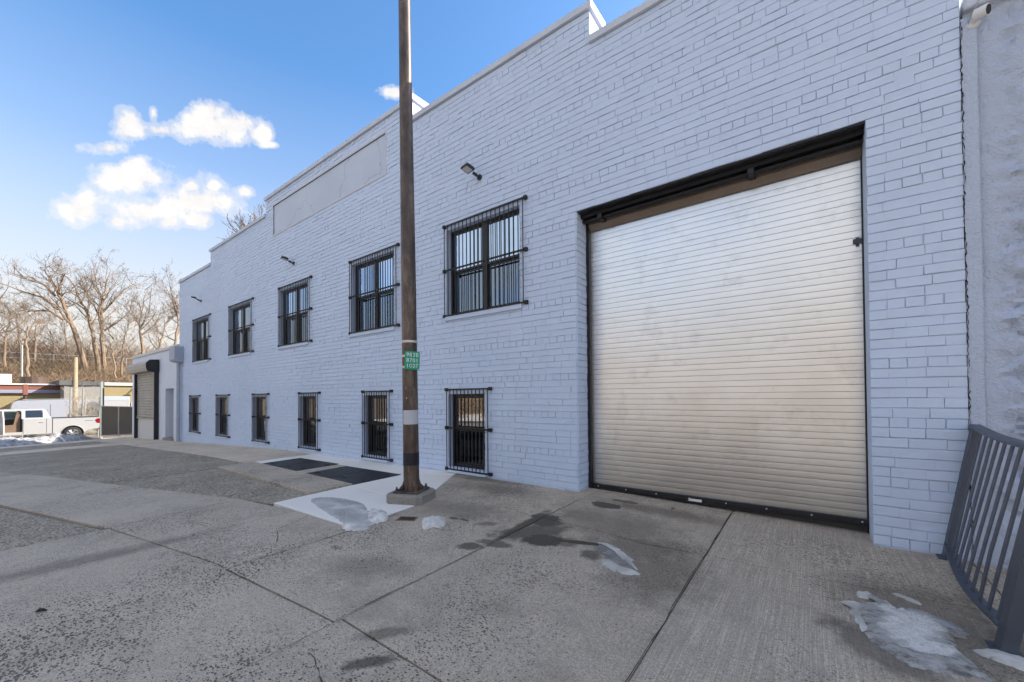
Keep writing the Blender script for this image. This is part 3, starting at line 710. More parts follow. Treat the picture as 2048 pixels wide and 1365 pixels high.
for i, (a, b) in enumerate(LOW):
    guard(a, b, (1.315, .74, .125), 1.315, .125, 12, 'narrow black bar guard over lower window ' + ordl[i] + ' the garage door', 'bar guards over the lower windows')
# floodlights
M_lens = mat('floodlight_lens', (.55, .52, .47), .35)
M_flood = mat('floodlight_housing', (.025, .03, .036), .45)
def flood(x, z, label, yaw):
    o = empty('floodlight', (x, 0, z), 0, label, 'floodlight', 'floodlights on the brick wall'); o.scale = (.75, .75, .75)
    m = MB(); m.tube([(0, .0, 0), (0, -.035, 0)], .055, 14); m.tube([(0, -.03, 0), (-.02, -.09, .02)], .024, 8); m.build('wall_mount', M_flood, o, smooth=True)
    m = MB(); m.tube([(-.02, -.08, .02), (-.06, -.14, .06)], .028, 8); m.build('knuckle', M_flood, o, smooth=True)
    m = MB(); m.box(-.11, .11, -.16, .02, -.022, .03, 0, .008)
    for k in range(7): m.box(-.1 + k * .03, -.092 + k * .03, -.10, .0, .03, .045)
    h = m.build('housing', M_flood, o, (-.09, -.17, .09), (R(-14), R(4), yaw))
    m = MB(); m.box(-.085, .085, -.14, -.005, -.0255, -.0215); m.build('lens', M_lens, h)
flood(-3.70, 4.30, 'small black floodlight above the upper window nearest the garage door', R(-14))
flood(-9.22, 4.22, 'small black floodlight above the third upper window, left of the pole', R(-14))
flood(-15.38, 4.30, 'small black floodlight near the far left end of the brick wall', R(-14))

# ------------------------------------------------------------------ roller shutter
rs = empty('roller_shutter', ((XS + XE) / 2, .30, .05), 0, 'large galvanised steel roller shutter closed in the brick garage opening', 'roller shutter')
def Rp(o): o.matrix_parent_inverse = Matrix.Translation((-(XS + XE) / 2, -.30, -.05)); return o
SP = .0605; zbot = .135
pr = [(.006, 0), (-.0002, .0004), (-.0012, .0016), (-.0016, .020), (-.0016, .040), (-.0011, .0580), (.0, .0584), (.006, .0588)]
def slat_mesh():
    m = MB(); n = 9; xa, xb = XS + .035, XE - .005
    for i in range(n):
        x = xa + (xb - xa) * i / (n - 1)
        for (y, z) in pr: m.v.append((x, y + .0006 * noise.noise(Vector((x * 2, z * 3, random.random() * .2))), z))
    q = len(pr)
    for i in range(n - 1):
        for j in range(q - 1): m.f.append((i * q + j, (i + 1) * q + j, (i + 1) * q + j + 1, i * q + j + 1))
    m.m = [0] * len(m.f); return m.mesh('slat', M_galv, False)
slats = [slat_mesh() for _ in range(4)]
nsl = int((3.33 - zbot) / SP)
for i in range(nsl):
    Rp(link('slat', slats[i % 4], rs, (0, .30 + random.uniform(-.001, .001), zbot + i * SP)))
m = MB(); m.box(XS + .02, XE, .31, .32, .1, 3.4); Rp(m.build('curtain_backing', M_darkint, rs))
m = MB(); m.box(XS + .03, XE - .004, .270, .33, .085, .137, 0, .003); m.box(XS + .03, XE - .004, .258, .27, .074, .086); bb = Rp(m.build('bottom_bar', M_black, rs))
M_bolt = mat('zinc_bolt', (.7, .7, .68), .3, metal=.8)
for i in range(8):
    x = XS + .13 + i * .345
    b_ = MB(); b_.tube([(x, .272, .112), (x, .264, .112)], .0075, 8); b_.build('bolt', M_bolt, bb)
m = MB(); m.box(-1.05, -.92, .2665, .2695, .080, .112); m.build('label_plate', M_white, bb)
m = MB(); m.box(XS + .003, XS + .05, .245, .33, .02, 3.37); Rp(m.build('guide_rail', M_black, rs))
m = MB(); m.box(XE - .012, XE - .001, .28, .33, .02, 3.37); Rp(m.build('guide_rail', M_black, rs))
m = MB(); m.box(XS - .004 + .005, XE - .001, .004, .10, DOOR_Z - .022, DOOR_Z - .004); m.box(XS + .001, XE - .001, .10, .125, DOOR_Z - .06, DOOR_Z - .004)
m.box(XS + .002, XE - .002, .125, .20, DOOR_Z - .05, DOOR_Z - .03); lo_ = Rp(m.build('lintel', M_black, rs))
m = MB(); m.tube([(XS + .01, .17, DOOR_Z - .085), (XE - .01, .17, DOOR_Z - .085)], .022, 8); m.tube([(XS + .01, .225, DOOR_Z - .06), (XE - .01, .225, DOOR_Z - .06)], .02, 8); Rp(m.build('header_pipe', M_black, rs))
m = MB(); m.prism([(.235, DOOR_Z - .11), (.285, DOOR_Z - .175), (.292, DOOR_Z - .17), (.26, DOOR_Z - .02), (.24, DOOR_Z - .02)], XS + .05, XE - .006); Rp(m.build('hood_lip', M_rusty, rs))
for x in (-1.95, -.42): m = MB(); m.box(x - .03, x + .03, .10, .24, DOOR_Z - .12, DOOR_Z - .06, 0, .006); Rp(m.build('header_bracket', M_black, rs))
# inside top closure
m = MB(); m.box(XS + .001, XE - .001, .34, .40, 2.8, DOOR_Z + .4); Rp(m.build('curtain_box', M_darkint, rs))
m = MB(); m.prism([(.0, 0), (.02, -.0), (.02, -.06), (.0, -.075)], -.012, .012); m.prism([(-.004, -.01), (.0, -.01), (.0, -.05), (-.004, -.05)], -.03, .03)
tag(Rp(m.build('pull_lock', mat('lock_grey', (.06, .06, .08), .5), rs, (.345, .288, 2.55))), None)

# ------------------------------------------------------------------ neighbouring building
nb = empty('neighbouring_building', (.93, 0, 0), 0, 'rough blue-grey stuccoed building joined at the right edge', 'building')
m = MB(); NXs = [.925 + .022 * i for i in range(150)]; NZ = [-.25 + .028 * i for i in range(151)]
def nbz(x, z):
    e = min(1, max(0, (x - 1.02) / .12)); up = max(0, min(1, (z - 2.2) / .8))
    d = .022 * noise.noise(Vector((x * 5, z * 9, 1))) + .020 * noise.noise(Vector((x * 13, z * 30, 2))) + .014 * noise.noise(Vector((x * 32, z * 60, 4)))
    rows = .007 * (1 if ((z / CH) % 1) < .16 and noise.noise(Vector((x * 3, z * 5, 9))) > -.1 else 0) * up
    step = .014 if (z < 1.9 and x < 1.13 + .05 * noise.noise(Vector((z * 4, 0, 0)))) else 0
    return .016 + e * (d * (2.0 - .7 * up)) + rows - step * 1.0
m.v = [(x, nbz(x, z), z) for x in NXs for z in NZ]; q = len(NZ)
m.f = [(i * q + j, (i + 1) * q + j, (i + 1) * q + j + 1, i * q + j + 1) for i in range(len(NXs) - 1) for j in range(q - 1)]; m.m = [0] * len(m.f)
def Np(o): o.matrix_parent_inverse = Matrix.Translation((-.93, 0, 0)); return o
Np(m.build('wall', M_stucco, nb, smooth=True))
m = MB(); m.box(.925, 4.2, .06, 12, -.3, 3.94); Np(m.build('hall_block', M_roof, nb))
m = MB(); m.box(.922, 4.2, -.04, .4, 3.945, 4.06, 0, .01); Np(m.build('coping', M_coping, nb))
# crack between the two buildings: jagged dark gap
m = MB(); pts = []; z = -.1
while z < 3.9:
    pts.append((.909 + .006 * noise.noise(Vector((0, z * 3, 7))) + (random.uniform(-.005, .005)), z)); z += .022
for (a, za), (b, z2) in zip(pts, pts[1:]):
    w_ = random.choice((.0004, .0007, .0012, .002, .003))
    m.add([(a - w_, -.0165, za), (a + w_, -.0165, za), (b + w_, -.0165, z2), (b - w_, -.0165, z2), (a - w_, .03, za), (a + w_, .03, za), (b + w_, .03, z2), (b - w_, .03, z2)], [(0, 1, 2, 3), (0, 3, 7, 4), (1, 5, 6, 2)])
Np(m.build('crack', mat('crack_dark', (.012, .012, .016), .95), nb))
m = MB(); Zs = [-.2 + .05 * i for i in range(83)]
for i, z in enumerate(Zs):
    for x in (.906, .925, .95, .985): m.v.append((x + .004 * noise.noise(Vector((x * 9, z * 4, 0))), (-.012 if x < .99 else .002) + .005 * noise.noise(Vector((x * 12, z * 8, 5))), z))
for i in range(len(Zs) - 1):
    for j in range(3): m.f.append((i * 4 + j, i * 4 + j + 1, (i + 1) * 4 + j + 1, (i + 1) * 4 + j))
m.m = [0] * len(m.f); Np(m.build('joint_fillet', M_stucco, nb, smooth=True))
# security camera
M_camw = mat('camera_white', (.74, .74, .72), .4)
p0 = atY(-.0, 1946, 45)
sc = empty('security_camera', (p0.x, 0.0, p0.z - .015), 0, 'white bullet security camera under the parapet of the stuccoed wall', 'security camera'); sc.scale = (.9, .9, .9)
m = MB(); m.tube([(0, .02, 0), (0, -.012, 0), (0, -.02, 0)], [.038, .038, .026], 18); m.build('mount', M_camw, sc, smooth=True)
m = MB(); m.tube([(0, -.015, 0), (.008, -.05, .01), (.03, -.06, .022)], .013, 10); m.build('arm', M_camw, sc, smooth=True)
ax = Vector((.80, -.50, -.20)).normalized(); c0 = Vector((-.008, -.055, .030))
m = MB(); m.tube([c0, c0 + ax * .008, c0 + ax * .075, c0 + ax * .08], [.026, .040, .043, .041], 18); m.build('barrel', M_camw, sc, smooth=True)
m = MB(); m.tube([c0 + ax * .0785, c0 + ax * .0825], [.034, .034], 18); m.build('lens', M_black, sc)
m = MB(); m.tube([(-.03, -.01, -.01), (-.028, -.03, .03), (.0, -.05, .09), (.03, -.06, .16)], .0035, 6); m.build('cable', mat('cable_grey', (.4, .4, .42), .5), sc)

# ------------------------------------------------------------------ guard railing
rl = empty('guard_railing', (.75, -.65, .0), 0, 'dark grey steel guard railing leaning beside the right brick pier', 'railing')
def rp(u, h):
    """u along the railing from the wall (0) to the near post (1); h up the leaning panel"""
    y = .0 - .04 - 1.30 * u; x = .775 - .055 * u + h * .165; z = G(.75, y) + h
    bow = -.03 * math.sin(math.pi * min(1, max(0, u))) * (1 - h / .95)
    return Vector((x + bow - .75, y + .65, z))
def rbar(name, path, wx, wy, twist=None):
    """flat bar: wx across x, wy along the railing"""
    m = MB(); V = []; F = []
    for p in path:
        for sx, sy in ((-1, -1), (1, -1), (1, 1), (-1, 1)): V.append((p.x + sx * wx / 2, p.y + sy * wy / 2, p.z))
    n = len(path)
    for i in range(n - 1):
        for k in range(4): F.append((i * 4 + k, i * 4 + (k + 1) % 4, i * 4 + 4 + (k + 1) % 4, i * 4 + 4 + k))
    F += [(3, 2, 1, 0), tuple(range(4 * n - 4, 4 * n))]
    m.add(V, F); return m.build(name, M_rail, rl)
rbar('post', [rp(0, -.02), rp(0, .95)], .045, .085)
rbar('post', [rp(1, -.03), rp(1, .95)], .055, .075)
for i in range(9):
    u = .115 + i * .0985; bend = random.uniform(-.01, .01)
    pth = [rp(u, .10 - .035 * math.sin(math.pi * u)), rp(u + bend, .35), rp(u, .94)]
    if i == 6: pth[1].y -= .02; pth[1].x -= .012
    rbar('baluster', pth, .007, .038)
m = MB(); V = []; F = []
for i in range(17):
    u = -.02 + 1.04 * i / 16; p = rp(u, .955 - .02 * math.sin(math.pi * u))
    for dx, dz in ((-.032, -.012), (.032, -.012), (.032, .004), (.022, .014), (-.022, .014), (-.032, .004)): V.append((p.x + dx, p.y, p.z + dz))
for i in range(16):
    for k in range(6): F.append((i * 6 + k, i * 6 + (k + 1) % 6, i * 6 + 6 + (k + 1) % 6, i * 6 + 6 + k))
F += [tuple(range(5, -1, -1)), tuple(range(96, 102))]; m.add(V, F); m.build('handrail', M_rail, rl)
m = MB(); V = []; F = []
for i in range(17):
    u = i / 16; p = rp(u, .10 - .035 * math.sin(math.pi * u))
    for dx, dz in ((-.028, -.008), (.028, -.008), (.028, .006), (-.028, .006)): V.append((p.x + dx, p.y, p.z + dz))
for i in range(16):
    for k in range(4): F.append((i * 4 + k, i * 4 + (k + 1) % 4, i * 4 + 4 + (k + 1) % 4, i * 4 + 4 + k))
m.add(V, F); m.build('bottom_rail', M_rail, rl)
m = MB()
for u in (0, 1): p = rp(u, .0); m.box(p.x - .05, p.x + .05, p.y - .06, p.y + .06, p.z - .02, p.z + .008)
m.build('foot_plate', M_rail, rl)

# ------------------------------------------------------------------ street pole
PX, PY = -3.60, -1.32; FZ = G(PX, PY)
ft = MB(); hw, c = .215, .05
poly = [(-hw, -hw + c), (-hw + c, -hw), (hw - c, -hw), (hw, -hw + c), (hw, hw - c), (hw - c, hw), (-hw + c, hw), (-hw, hw - c)]
V = [(x, y, -.06) for x, y in poly] + [(x, y, .085) for x, y in poly] + [(x * .94, y * .94, .10) for x, y in poly]
ft.add(V, [tuple(range(16, 24))] + [(r + i, r + (i + 1) % 8, r + 8 + (i + 1) % 8, r + 8 + i) for r in (0, 8) for i in range(8)])
fo = ft.build('pole_footing', M_foot, None, (PX, PY, FZ), (0, 0, R(22)))
tag(fo, 'low chamfered concrete footing under the brown pole', 'footing')
po = empty('street_pole', (PX, PY, FZ + .10), 0, 'tall brown tapered steel pole standing in front of the brick wall', 'pole')
po.rotation_euler = (R(.2), R(-.55), R(22))
m = MB(); m.tube([(0, 0, 0), (0, 0, .3), (0, 0, 2.5), (0, 0, 5), (0, 0, 8.6)], [.087, .086, .081, .068, .052], 28); m.build('shaft', M_pole, po, smooth=True)
m = MB(); m.box(-.15, .15, -.15, .15, 0, .022, 0, .004); m.build('base_plate', M_pole, po)
for i in range(8):
    a = i * math.pi / 4; m = MB(); c_, s_ = math.cos(a), math.sin(a); t = .006
    P3 = [(.08, 0), (.145, 0), (.145, .012), (.105, .05), (.088, .11), (.08, .11)]
    V = [(r * c_ - k * t * s_, r * s_ + k * t * c_, .022 + z) for k in (-1, 1) for r, z in P3]
    m.add(V, [(5, 4, 3, 2, 1, 0), (6, 7, 8, 9, 10, 11)] + [(i_, (i_ + 1) % 6, 6 + (i_ + 1) % 6, 6 + i_) for i_ in range(6)]); m.build('gusset', M_pole, po)
for i in range(4):
    a = math.pi / 4 + i * math.pi / 2; m = MB(); x, y = .165 * math.cos(a), .165 * math.sin(a)
    m.tube([(x, y, .022), (x, y, .045)], .016, 6); m.tube([(x, y, .04), (x, y, .065)], .009, 8); m.build('anchor_bolt', M_pole, po)
def rad(z): return .086 - (z - .3) * (.005 / 2.2) if z < 2.5 else .081 - (z - 2.5) * (.013 / 2.5)
def ring(z0, z1, dr, name, mt, a0=0, a1=2 * math.pi, n=36, par=po):
    m = MB(); full = a1 - a0 > 6.28
    for i in range(n + 1):
        a = a0 + (a1 - a0) * i / n
        for z, d in ((z0, 0), (z0, dr), (z1, dr), (z1, 0)): m.v.append(((rad(z) + d) * math.cos(a), (rad(z) + d) * math.sin(a), z))
    for i in range(n):
        for k in range(3): m.f.append((i * 4 + k, i * 4 + 4 + k, i * 4 + 5 + k, i * 4 + k + 1))
    m.m = [0] * len(m.f); return m.build(name, mt, par, smooth=False)
def hz(py): return CAM.z + (797 - py) / FPX * 4.49 - (FZ + .10)     # height of a level on the pole
ring(hz(931), hz(906), .0025, 'tape_wrap', M_tape)
ring(hz(688), hz(683.5), .0025, 'steel_band', M_band); ring(hz(716.5), hz(712), .002, 'steel_band', M_band); ring(hz(738.5), hz(734), .002, 'steel_band', M_band)
va = math.atan2(CAM.y - PY, CAM.x - PX) - R(22)
ring(hz(850), hz(822), .0012, 'pale_sticker', M_sticker, va - 1.15, va + 1.35, 20)
m = MB(); a = va - 1.0; r_ = rad(2) + .004; z_ = hz(685.5)
m.tube([(r_ * math.cos(a), r_ * math.sin(a), z_ - .012), (r_ * math.cos(a), r_ * math.sin(a), z_ + .012)], .013, 6); m.build('band_clamp', M_band, po)
def text_mesh(s, size, mt, name, ext=.0006):
    cu = bpy.data.curves.new(name, 'FONT'); cu.body = s; cu.size = size; cu.extrude = ext; cu.align_x = 'CENTER'; cu.space_character = 1.12
    ob = bpy.data.objects.new(name, cu); COL.objects.link(ob)
    dg = bpy.context.evaluated_depsgraph_get(); me = bpy.data.meshes.new_from_object(ob.evaluated_get(dg)); bpy.data.objects.remove(ob)
    me.materials.clear(); me.materials.append(mt); return me
# scratched and painted marks on the pole
for s, py, off, sz in (('7', 781, -.55, .036), ('4', 800, -.5, .036)):
    a = va + off; r_ = rad(hz(py)) + .0015
    o = link('painted_mark', text_mesh(s, sz, M_graf, 'painted_mark'), po, (r_ * math.cos(a), r_ * math.sin(a), hz(py)), (R(90), 0, a + R(90)))
m = MB(); rr = random.Random(3)
for i in range(9):
    a = va + rr.uniform(-.35, .6); z = hz(rr.uniform(772, 815)); pts = []
    for k in range(5):
        pts.append(((rad(z) + .0008) * math.cos(a), (rad(z) + .0008) * math.sin(a), z)); a += rr.uniform(-.25, .3); z += rr.uniform(-.03, .03)
    m.tube(pts, .0011, 4)
m.build('scratches', M_graf2, po)
# green number plate
sg = empty('number_sign', (PX, PY, FZ + .1 + hz(724)), 0, 'small green number plate strapped to the brown pole', 'sign')
sdv = (Vector((CAM.x, CAM.y, 0)) - Vector((PX, PY, 0))).normalized(); aw = math.atan2(sdv.y, sdv.x) + R(8)
sg.location = (PX + (.096) * math.cos(aw) + .014 * math.sin(-aw) - .008, PY + .096 * math.sin(aw), FZ + .1 + hz(724))
sg.rotation_euler = (R(1), R(2), aw + R(90))
m = MB(); hw_, hh_, rc = .081, .100, .012; pl = []
for (sx, sz, a0) in ((1, 1, 0), (-1, 1, 90), (-1, -1, 180), (1, -1, 270)):
    for k in range(4): a = R(a0 + k * 30); pl.append((sx * (hw_ - rc) + rc * math.cos(a), sz * (hh_ - rc) + rc * math.sin(a)))
n = len(pl); m.add([(x, -.0015, z) for x, z in pl] + [(x, .0015, z) for x, z in pl], [tuple(range(n))[::-1], tuple(range(n, 2 * n))] + [(i, (i + 1) % n, n + (i + 1) % n, n + i) for i in range(n)])
pla = m.build('plate', M_green, sg)
for i, s in enumerate(('983B', '8701', '1007')):
    link('lettering', text_mesh(s, .060, M_white, 'lettering'), sg, (0, -.0024, .042 - .0605 * i), (R(90), 0, 0))
for z in (.06, -.055):
    m = MB(); m.tube([(.0, -.001, z), (.0, -.006, z)], .008, 8); m.build('bolt', M_black, sg)

# ------------------------------------------------------------------ ice and snow on the pavement
def patch(name, outline, mt, h, label, cat, n_in=5, dome=True, jit=.012, lift=.004, group=None):
    cx_, cy_ = sum(p[0] for p in outline) / len(outline), sum(p[1] for p in outline) / len(outline)
    ring_ = []; N = len(outline)
    for i in range(N):                                       # Catmull-Rom refined, slightly ragged outline
        p0, p1, p2, p3 = [Vector(outline[(i + k) % N]) for k in (-1, 0, 1, 2)]
        for k in range(14):
            t = k / 14
            q = .5 * ((2 * p1) + (p2 - p0) * t + (2 * p0 - 5 * p1 + 4 * p2 - p3) * t * t + (3 * p1 - p0 - 3 * p2 + p3) * t ** 3)
            ring_.append(q + Vector((noise.noise(Vector((q.x * 22, q.y * 22, 1))), noise.noise(Vector((q.x * 22, q.y * 22, 8))))) * jit * 1.3 + Vector((noise.noise(Vector((q.x * 75, q.y * 75, 4))), noise.noise(Vector((q.x * 75, q.y * 75, 6))))) * max(.006, jit * .5))
    m = MB(); M = len(ring_); ref = G(cx_, cy_)
    for r in range(n_in + 1):
        f = 1 - r / (n_in + .6); hh = h * math.sqrt(max(0, 1 - f * f)) if dome else h * min(1, r * 1.5)
        for q in ring_:
            x, y = cx_ + (q.x - cx_) * f, cy_ + (q.y - cy_) * f
            e = hh * (1 + .6 * noise.noise(Vector((x * 11, y * 11, 3))) + .5 * noise.noise(Vector((x * 34, y * 34, 5)))) + (lift if r else -.004)
            m.v.append((x - cx_, y - cy_, G(x, y) + e - ref))
    for r in range(n_in):
        for i in range(M): m.f.append((r * M + i, r * M + (i + 1) % M, (r + 1) * M + (i + 1) % M, (r + 1) * M + i))
    m.f.append(tuple(n_in * M + i for i in range(M))); m.m = [0] * len(m.f)
    return tag(m.build(name, mt, None, (cx_, cy_, ref), smooth=True), label, cat, group)
patch('ice_sheet', [(-4.72, -1.93), (-4.68, -1.78), (-4.40, -1.69), (-4.05, -1.68), (-3.80, -1.74), (-3.62, -1.84), (-3.42, -1.86), (-3.24, -1.98), (-3.2, -2.12), (-3.31, -2.26), (-3.5, -2.22), (-3.8, -2.16), (-4.1, -2.10), (-4.45, -2.02)], M_ice, .018, 'thin grey ice sheet on the white concrete beside the pole footing', 'ice patch')
patch('snow_clump', [(-3.62, -1.82), (-3.46, -1.78), (-3.36, -1.82), (-3.26, -1.90), (-3.2, -1.99), (-3.3, -2.04), (-3.44, -1.99), (-3.55, -1.92)], M_icew, .038, 'lumpy white snow at the edge of the grey ice sheet', 'snow clump', jit=.03)
patch('snow_clump', [(-3.36, -2.16), (-3.24, -2.12), (-3.16, -2.18), (-3.24, -2.28), (-3.34, -2.30), (-3.44, -2.24)], M_icew, .022, 'small white snow lump at the near corner of the white concrete', 'snow clump', jit=.02)
patch('ice_lump', [(-2.88, -1.80), (-2.95, -1.70), (-2.88, -1.61), (-2.76, -1.61), (-2.67, -1.70), (-2.66, -1.78), (-2.72, -1.80), (-2.72, -1.88), (-2.80, -1.86)], M_icew, .040, 'small domed lump of pale ice between the pole and the garage door', 'ice lump', n_in=8)
M_film = mat('ice_film', (.2, .2, .2), .15, fn=ice_fn((.13, .12, .11), (.34, .325, .30), 12))
patch('ice_film', [(-1.36, -1.30), (-1.26, -1.31), (-1.14, -1.38), (-1.02, -1.50), (-.95, -1.58), (-1.05, -1.61), (-1.15, -1.57), (-1.24, -1.48), (-1.32, -1.40)], M_film, .005, 'thin grey ice film between the two white slivers by the oil stain', 'ice patch', jit=.02)
patch('ice_sliver', [(-1.40, -1.25), (-1.30, -1.24), (-1.18, -1.30), (-1.05, -1.42), (-.95, -1.55), (-.98, -1.55), (-1.10, -1.46), (-1.22, -1.35), (-1.32, -1.29)], M_ice, .007, 'upper curved white ice sliver beside the oil stain', 'ice sliver', jit=.022)
patch('ice_sliver', [(-1.24, -1.52), (-1.16, -1.53), (-1.08, -1.60), (-.99, -1.58), (-.92, -1.59), (-.93, -1.63), (-1.06, -1.67), (-1.18, -1.62)], M_ice, .007, 'lower white ice sliver beside the oil stain', 'ice sliver', jit=.022)
patch('ice_sheet', [(.18, -1.24), (.19, -1.40), (.20, -1.54), (.25, -1.67), (.36, -1.74), (.50, -1.70), (.60, -1.66), (.56, -1.50), (.56, -1.36), (.60, -1.29), (.64, -1.21), (.58, -1.15), (.48, -1.09), (.40, -1.10), (.36, -1.16), (.31, -1.03), (.25, -1.03), (.26, -1.12)], M_ice4, .011, 'large melting grey and white ice sheet on the driveway before the railing', 'ice patch', dome=False, jit=.025, n_in=6)
patch('ice_edge', [(.10, -1.25), (.15, -1.19), (.22, -1.17), (.28, -1.14), (.21, -1.22), (.195, -1.35), (.21, -1.47), (.225, -1.56), (.19, -1.50), (.165, -1.36), (.16, -1.27)], M_ice, .008, 'white outer rim of ice at the left of the melting sheet', 'ice rim', jit=.022)
patch('ice_chip', [(.205, -1.06), (.22, -1.02), (.28, -1.00), (.275, -1.06), (.25, -1.10), (.21, -1.10)], M_ice, .008, 'small white ice chip just above the melting sheet', 'ice patch', jit=.022)
patch('ice_chip', [(.37, -.93), (.41, -.91), (.46, -.95), (.50, -1.0), (.46, -1.01), (.42, -.975)], M_ice, .008, 'white ice chip nearest the right brick pier', 'ice patch', jit=.008)
patch('snow_clump', [(.60, -1.40), (.68, -1.36), (.78, -1.38), (.82, -1.46), (.72, -1.50), (.63, -1.46)], M_ice, .010, 'thin snow round the near foot of the railing', 'snow clump', jit=.02)
# long snow bank before the pickup
m = MB(); NU, NV = 70, 14
for i in range(NU + 1):
    u = i / NU; bx, by = -24.6 - 5.9 * u, -7.6 + 7.5 * u
    nx, ny = -.78, -.62
    hgt = (.34 + .10 * noise.noise(Vector((u * 9, 0, 0)))) * min(1, (1 - u) * 9 + .05)
    wd = 2.2 - 1.2 * u
    for j in range(NV + 1):
        v = j / NV; x, y = bx + nx * wd * v, by + ny * wd * v
        h = hgt * math.sin(math.pi * v) ** .6 * (1 + .5 * noise.noise(Vector((x * 2.5, y * 2.5, 0))) + .35 * noise.noise(Vector((x * 7, y * 7, 2))))
        m.v.append((x + .2 * noise.noise(Vector((u * 14, 2, 0))), y, G(x, y) - .02 + h))
for i in range(NU):
    for j in range(NV): m.f.append((i * (NV + 1) + j, (i + 1) * (NV + 1) + j, (i + 1) * (NV + 1) + j + 1, i * (NV + 1) + j + 1))
m.m = [0] * len(m.f); tag(m.build('snow_bank', M_snow, smooth=True), 'long dirty snow bank in front of the white pickup', 'snow bank')
# litter
def lump(x, y, r, mt, label, name, ang=0):
    m = MB(); m.tube([(-r, 0, 0), (-r * .4, .1 * r, r * .3), (r * .3, -.1 * r, r * .32), (r, 0, .05 * r)], [r * .12, r * .38, r * .34, r * .1], 7)
    tag(m.build(name, mt, None, (x, y, G(x, y) + .006), (0, 0, ang)), label, 'litter')
M_leaf = mat('dead_leaf', (.035, .03, .026), .9)
lump(-3.51, -4.02, .026, M_leaf, 'dark dead leaf on the left foreground slab', 'dead_leaf', .9)
lump(-1.13, -.02, .02, mat('rust_leaf', (.30, .12, .04), .8), 'small rust-coloured leaf at the foot of the roller shutter', 'dead_leaf', .2)
M_rustbox = mat('rust_iron', (.20, .09, .04), .8, fn=varied((.2, .09, .04), .4, 12, 60, .3))
vb = empty('valve_box', (-3.10, -1.78, G(-3.1, -1.78)), R(30), 'small rusty valve box sunk in the pavement below the pole', 'valve box')
m = MB(); t = .015
for b in ((-.09, .09, -.06, -.045), (-.09, .09, .045, .06), (-.09, -.075, -.045, .045), (.075, .09, -.045, .045)): m.box(*b, -.03, .0035)
m.build('frame', M_rustbox, vb); m = MB(); m.box(-.075, .075, -.045, .045, -.03, .0015); m.build('lid', M_leaf, vb)

# ------------------------------------------------------------------ annex with its own shutter
M_annex = mat('annex_stucco', (.68, .71, .80), .75, fn=varied((.68, .71, .80), .08, 1.2, 25, .05, .3, .004))
M_capw = mat('white_flashing', (.60, .60, .60), .5)
AX0, AX1, AZ = -24.55, -17.66, 3.02
an = empty('annex_building', ((AX0 + AX1) / 2, 0, -.4), 0, 'low pale stuccoed annex at the far end of the brick wall', 'building')
def An(o): o.matrix_parent_inverse = Matrix.Translation((-(AX0 + AX1) / 2, 0, .4)); return o
DX0, DX1, DZ = -19.28, -18.25, 1.60
m = MB(); m.box(AX0, DX0, -.02, .6, -1.2, AZ); m.box(DX1, AX1 - .002, -.02, .6, -1.2, AZ); m.box(DX0, DX1, -.02, .6, DZ, AZ); m.box(AX0, AX1 - .002, .61, 8, -1.2, AZ); An(m.build('wall', M_annex, an))
m = MB(); m.box(AX0 - .06, AX1 - .004, -.07, 8, AZ, AZ + .11, 0, .01); An(m.build('coping', M_capw, an))
m = MB(); m.box(DX0 + .002, DX1 - .002, .42, .5, -.35, DZ - .01); dd = An(m.build('door', mat('door_greyblue', (.20, .23, .30), .6), an))
m = MB(); m.box(DX1 - .18, DX1 - .10, .39, .42, .55, .62); m.build('handle', M_black, dd)
m = MB(); m.box(DX0 - .05, DX1 + .05, -.10, .4, -.34, -.215, 0, .01); An(m.build('doorstep', M_foot, an))
sh = empty('annex_shutter', (-21.7, -.1, -.4), 0, 'half-raised small roller shutter with a box hood on the annex', 'roller shutter')
def Sh(o): o.matrix_parent_inverse = Matrix.Translation((21.7, .1, .4)); return o
SX0, SX1 = -23.35, -20.25
m = MB(); m.prism([(-.03, 2.28), (-.36, 2.30), (-.40, 2.42), (-.40, 2.58), (-.30, 2.70), (-.03, 2.72)], SX0 - .2, SX1 + .12); Sh(m.build('hood', M_galv2, sh))
m = MB(); m.prism([(-.025, 2.24), (-.37, 2.27), (-.415, 2.41), (-.415, 2.59), (-.31, 2.72), (-.025, 2.74)], SX1 + .12, SX1 + .17); Sh(m.build('hood_end_plate', M_black, sh))
me = MB(); me.prism([(0, 0), (-.012, .01), (-.022, .055), (-.012, .10), (0, .108)], SX0, SX1); sm = me.mesh('slat', M_galv2)
for i in range(17): Sh(link('slat', sm, sh, (0, -.06, .46 + i * .11)))
m = MB(); m.box(SX0, SX1, -.10, -.04, .40, .46); Sh(m.build('bottom_bar', M_galv2, sh))
for x in (SX0 - .08, SX1): m = MB(); m.box(x, x + .08, -.16, -.022, G(x, 0) - .02, 2.30); Sh(m.build('guide_rail', M_black, sh))
m = MB(); m.box(SX0 + .01, SX1 - .01, -.05, -.024, -.5, .40); Sh(m.build('board', M_capw, sh))
ld = empty('rainwater_downpipe', (-17.3, -.05, -.3), 0, 'grey rainwater box and downpipe at the corner of the brick wall', 'downpipe')
def Ld(o): o.matrix_parent_inverse = Matrix.Translation((17.3, .05, .3)); return o
M_pipe = mat('downpipe_paint', (.36, .40, .48), .55)
m = MB(); m.prism([(-.012, 2.46), (-.22, 2.50), (-.26, 2.56), (-.26, 3.00), (-.012, 3.00)], -17.75, -17.15); Ld(m.build('rainwater_head', M_pipe, ld))
m = MB(); m.tube([(-17.35, -.10, 2.5), (-17.35, -.10, -.25), (-17.35, -.16, -.30)], .055, 10); pp = Ld(m.build('pipe', M_pipe, ld, smooth=True))
for z in (.5, 1.7): m = MB(); m.tube([(-17.35, -.10, z), (-17.35, -.10, z + .05)], .063, 10); m.build('pipe_bracket', M_pipe, pp)

